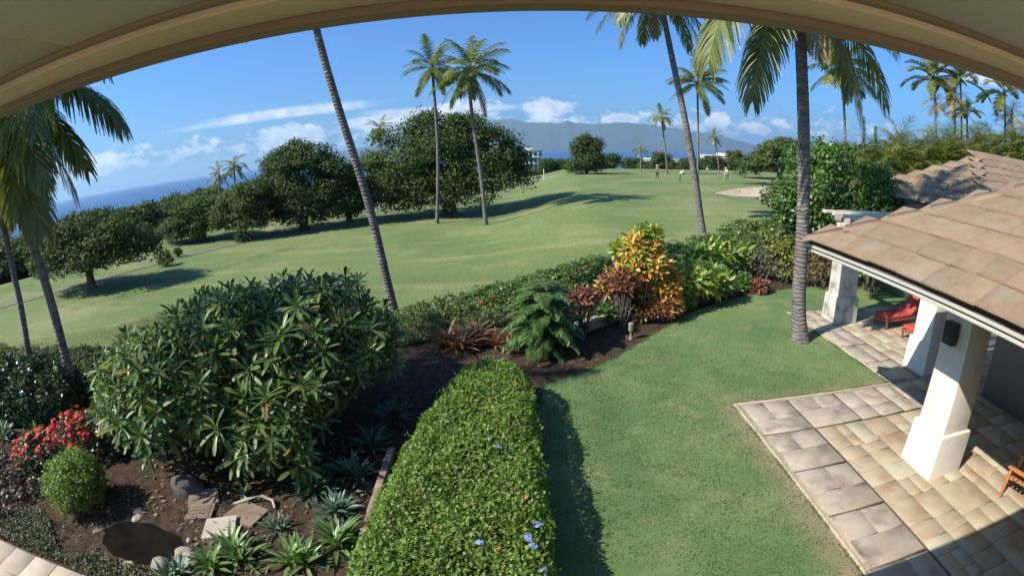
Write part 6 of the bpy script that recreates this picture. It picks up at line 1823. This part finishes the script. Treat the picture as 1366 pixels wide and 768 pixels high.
def rock(name, label, loc, size, mat, seed, cat='stone', flat=1.0, rz=0.0, group='stones of the pond bed'):
    r = random.Random(seed); bm = bmesh.new(); bmesh.ops.create_icosphere(bm, subdivisions=3, radius=1)
    ph = [r.uniform(0, 6) for _ in range(6)]
    for v in bm.verts:
        c = v.co
        k = 1 + .13 * sin(c.x * 2.3 + ph[0]) * cos(c.y * 2.7 + ph[1]) + .09 * sin(c.z * 3.9 + ph[2] + c.x * 2) + .05 * sin(c.y * 7 + ph[3]) * sin(c.x * 6 + ph[4])
        v.co = Vector((c.x * size[0] * k, c.y * size[1] * k, max(-.3, c.z if c.z < flat else flat + (c.z - flat) * .15) * size[2] * k))
    me = bpy.data.meshes.new(name); bm.to_mesh(me); bm.free()
    for p in me.polygons: p.use_smooth = True
    o = link(name, me, None, mat); o.location = loc; o.rotation_euler = (0, 0, rz)
    return tag(o, label, cat, group)


def slab(label, loc, w, d, h, mat, rz, tilt=(0, 0)):
    g = Geo(); r = random.Random(int(w * 1000)); n = 7
    pl = [(-w / 2 + r.uniform(-.02, .02), -d / 2), (w / 2, -d / 2 + r.uniform(-.02, .03)), (w / 2 + r.uniform(-.03, .02), d / 2), (-w / 2 + .04, d / 2 + r.uniform(-.02, .03))]
    g.prism(pl, 0, h); o = g.obj('stone_slab', mat); bevel(o, .018, 2); o.location = loc; o.rotation_euler = (tilt[0], tilt[1], rz)
    return tag(o, label, 'stone', 'stones of the pond bed')


slab('pale square stone slab lying in the sun right of the pond', (-4.62, 5.28, .015), .56, .50, .09, M_PALE, .35)
s2 = slab('brown grooved stone slab behind the pale one', (-5.2, 5.62, .012), .50, .42, .05, M_BSLAB, .25)
for k in range(4):
    g = Geo(); g.box((-.20, -.16 + k * .09, .0505), (.20, -.10 + k * .09, .062)); bevel(g.obj('ridge', M_BSLAB, s2), .004)
slab('flat brown stone half in soil in front of the agave like plant', (-4.35, 5.75, .005), .62, .5, .05, M_BSLAB, -.3)
slab('flat brown stone step behind the grooved slab', (-5.35, 6.0, .006), .6, .45, .05, M_BSLAB, .5)
rock('boulder', 'dark arched boulder at the back of the pond bed', (-5.78, 6.22, .02), (.36, .24, .34), M_DSTONE, 3, 'boulder')
rock('stone', 'round brown stone at the bottom edge between the spiky plants', (-5.2, 4.30, .02), (.20, .17, .13), M_STONE, 4)
rock('stone', 'grey stone by the pond edge below the pale slab', (-4.78, 4.52, .02), (.19, .16, .10), M_STONE, 5)
rock('stone', 'mossy flat stone between the pond and the round brown stone', (-4.98, 4.66, .015), (.17, .14, .07), M_STONE, 6)
rock('pebble', 'small white pebble at the right end of the pond', (-5.02, 4.92, .04), (.05, .045, .045), M_PALE, 7)
rock('stone', 'small grey stone behind the pond', (-6.4, 5.35, .015), (.13, .11, .07), M_DSTONE, 8)
rr_ = random.Random(21)                       # rim stones, each a stone of its own
RIM = ['left end of the pond', 'upper left edge of the pond', 'upper edge of the pond near the round bush', 'upper edge of the pond, second from the round bush', 'middle of the upper pond edge', 'upper right edge of the pond below the boulder',
       'right end of the pond', 'lower right edge of the pond', 'lower edge of the pond beside the spiky plants', 'middle of the lower pond edge', 'lower left edge of the pond by the ground cover']
for k, w_ in enumerate(RIM):
    if k % 2: continue
    a = pi + .1 - k * 2 * pi / len(RIM) + rr_.uniform(-.15, .15); q = rr_.uniform(1.02, 1.12); s_ = rr_.uniform(.55, 1.1)
    rock('rim_stone', ('flat brown', 'small dark', 'rounded grey')[k % 3] + ' stone at the ' + w_, (-5.92 + .92 * q * cos(a), 4.66 + .56 * q * sin(a), .005), (.13 * s_, .10 * s_, .055 * s_), (M_BSLAB, M_DSTONE, M_STONE)[k % 3], 40 + k, rz=rr_.uniform(0, 3))

t = thing('driftwood', 'pale curved dead branch lying on the soil beyond the pale slab', 'branch', (-4.25, 6.0, .03))
g = Geo(); g.tube([(-.42, -.06, .02), (-.2, .06, .06), (.05, .16, .08), (.26, .12, .05), (.36, -.04, .02)], [.025, .035, .035, .03, .018], 7); g.obj('branch', M_PALE, t, smooth=True)
g = Geo(); g.tube([(-.2, .06, .06), (-.3, .15, .05), (-.42, .2, .02)], [.02, .016, .008], 6); g.obj('twig', M_PALE, t, smooth=True)

M_WALLST = noise_mat('wall_stone', (0.17, 0.135, 0.11), (0.30, 0.25, 0.205), scale=4, detail=8, rough=.9, bump=.6, objrand=.2)
M_COPING = noise_mat('wall_coping', (0.30, 0.25, 0.20), (0.42, 0.36, 0.30), scale=4, detail=8, rough=.9, bump=.4, objrand=.12)
wt = thing('garden_wall', 'low stone garden wall with pale coping behind the path light', 'wall', (1.0, 13.0, 0))
wd = Vector((4.2, 3.4, 0)); wl = wd.length; wd.normalize(); wang = math.atan2(wd.y, wd.x)
wr = random.Random(3)
x = 0
while x < wl:
    w = min(wr.uniform(.42, .6), wl - x)
    g = Geo(); g.box((x + .004, -.13, .28), (x + w - .004, .13, .34)); o = bevel(g.obj('coping_stone', M_COPING, wt), .012); o.rotation_euler = (0, 0, wang)
    x += w
for row in range(2):
    x = -.15 * row
    while x < wl:
        w = wr.uniform(.28, .48); a, b_ = max(0, x), min(wl, x + w)
        if b_ - a > .05:
            g = Geo(); g.box((a + .005, -.10 + wr.uniform(-.008, .008), row * .14 - (.05 if row == 0 else -.004)), (b_ - .005, .10, row * .14 + .137)); o = bevel(g.obj('wall_stone', M_WALLST, wt), .012); o.rotation_euler = (0, 0, wang)
        x += w
M_BRONZE = noise_mat('weathered_bronze', (0.14, 0.13, 0.10), (0.24, 0.22, 0.17), scale=9, rough=.55, spec=.5)
t = thing('path_light', 'small louvred path light on a short post in the bed beside the lawn', 'path light', (3.25, 13.12, .012))
g = Geo(); g.lathe([(.07, 0), (.07, .02), (.032, .03), (.03, .24)], 12); g.obj('post', M_BRONZE, t, smooth=False)
g = Geo(); g.lathe([(.045, .24), (.045, .43)], 12); g.obj('lamp', noise_mat('lamp_glass', (0.4, 0.38, 0.3), (0.5, 0.47, 0.38), scale=5, rough=.3), t)
for k in range(4):
    g = Geo(); z = .255 + k * .048; g.lathe([(.04, z + .02), (.085, z), (.085, z - .006), (.04, z + .012)], 16); g.obj('louvre', M_BRONZE, t)
g = Geo(); g.lathe([(.09, .435), (.085, .455), (.05, .478), (0, .485)], 16); g.obj('cap', M_BRONZE, t, smooth=True)

# short grass blades standing out of the near lawn, thickest by the camera
rng = np.random.default_rng(64); n = 150000
r_ = 5.0 + 10.5 * rng.random(n) ** .8; a_ = rng.uniform(radians(-2), radians(62), n)
P = np.c_[r_ * np.sin(a_), r_ * np.cos(a_)]
lw = smooth_poly(LAWN, 1); P = P[in_poly(P, lw)]
P = P[~((P[:, 0] > 4.5) & (P[:, 1] < 9.0)) & ~((P[:, 0] > 9.05) & (P[:, 1] < 14.6))]
clump = np.sin(P[:, 0] * 5.1 + 2 * np.sin(P[:, 1] * 3.7)) * np.cos(P[:, 1] * 4.3 + P[:, 0])
keep = (rng.random(len(P)) < .62 + .38 * clump) & (rng.random(len(P)) < np.clip((16.0 - np.hypot(P[:, 0], P[:, 1])) / 5, 0, 1))
keep &= ~((P[:, 0] > 4.58 - .55 * rng.random(len(P)) ** 2) & (P[:, 1] < 8.9))
P = P[keep]; n = len(P)
g = Geo(); D = rnd_unit(rng, n) * .55 + [0, 0, .75]
inst(g, ([(-.17, 0, 0), (.17, 0, 0), (0, 1, .12)], [(0, 1, 2)]), frames(np.c_[P, np.full(n, .022) + gz(P[:, 0], P[:, 1])], D, rnd_unit(rng, n), rng.uniform(.022, .05, n), rng.uniform(.03, .05, n)))
tag(g.obj('lawn_blades', leaf_mat('grass_blade', [(0.055, 0.115, 0.034), (0.085, 0.150, 0.046), (0.15, 0.19, 0.075)], rough=.6, trans=.3, spec=.2)), 'short green blades of the garden lawn beside the patio', 'grass', kind='stuff')

# longer blades creeping over the border of the lawn
rng = np.random.default_rng(65)
pb_ = [(4.57, 2.2 + .01 * i) for i in range(670)] + [(4.6 + .01 * i, 8.985) for i in range(450)] + [(9.06, 9.0 + .01 * i) for i in range(540)]
lp_ = smooth_poly(LAWN, 1); sg_ = np.roll(lp_, -1, 0) - lp_
for a_, d_ in zip(lp_, sg_):
    m_ = int(np.linalg.norm(d_) / .012)
    if 8 > a_[1] and a_[0] > 4.6: continue
    pb_ += [tuple(a_ + d_ * (i / m_)) for i in range(m_)]
P = np.repeat(np.array(pb_), 5, 0); P = P + rng.normal(0, .035, P.shape); P = P[(np.hypot(P[:, 0], P[:, 1]) < 19) & (rng.random(len(P)) < .5 + .5 * np.sin(P[:, 0] * 7 + P[:, 1] * 5))]
n = len(P); g = Geo()
inst(g, ([(-.15, 0, 0), (.15, 0, 0), (0, 1, .2)], [(0, 1, 2)]), frames(np.c_[P, np.full(n, .02) + gz(P[:, 0], P[:, 1])], rnd_unit(rng, n) * .8 + [0, 0, .6], rnd_unit(rng, n), rng.uniform(.035, .085, n), rng.uniform(.035, .05, n)))
tag(g.obj('edge_grass', bpy.data.materials['grass_blade']), 'longer grass blades along the border of the lawn', 'grass', kind='stuff')
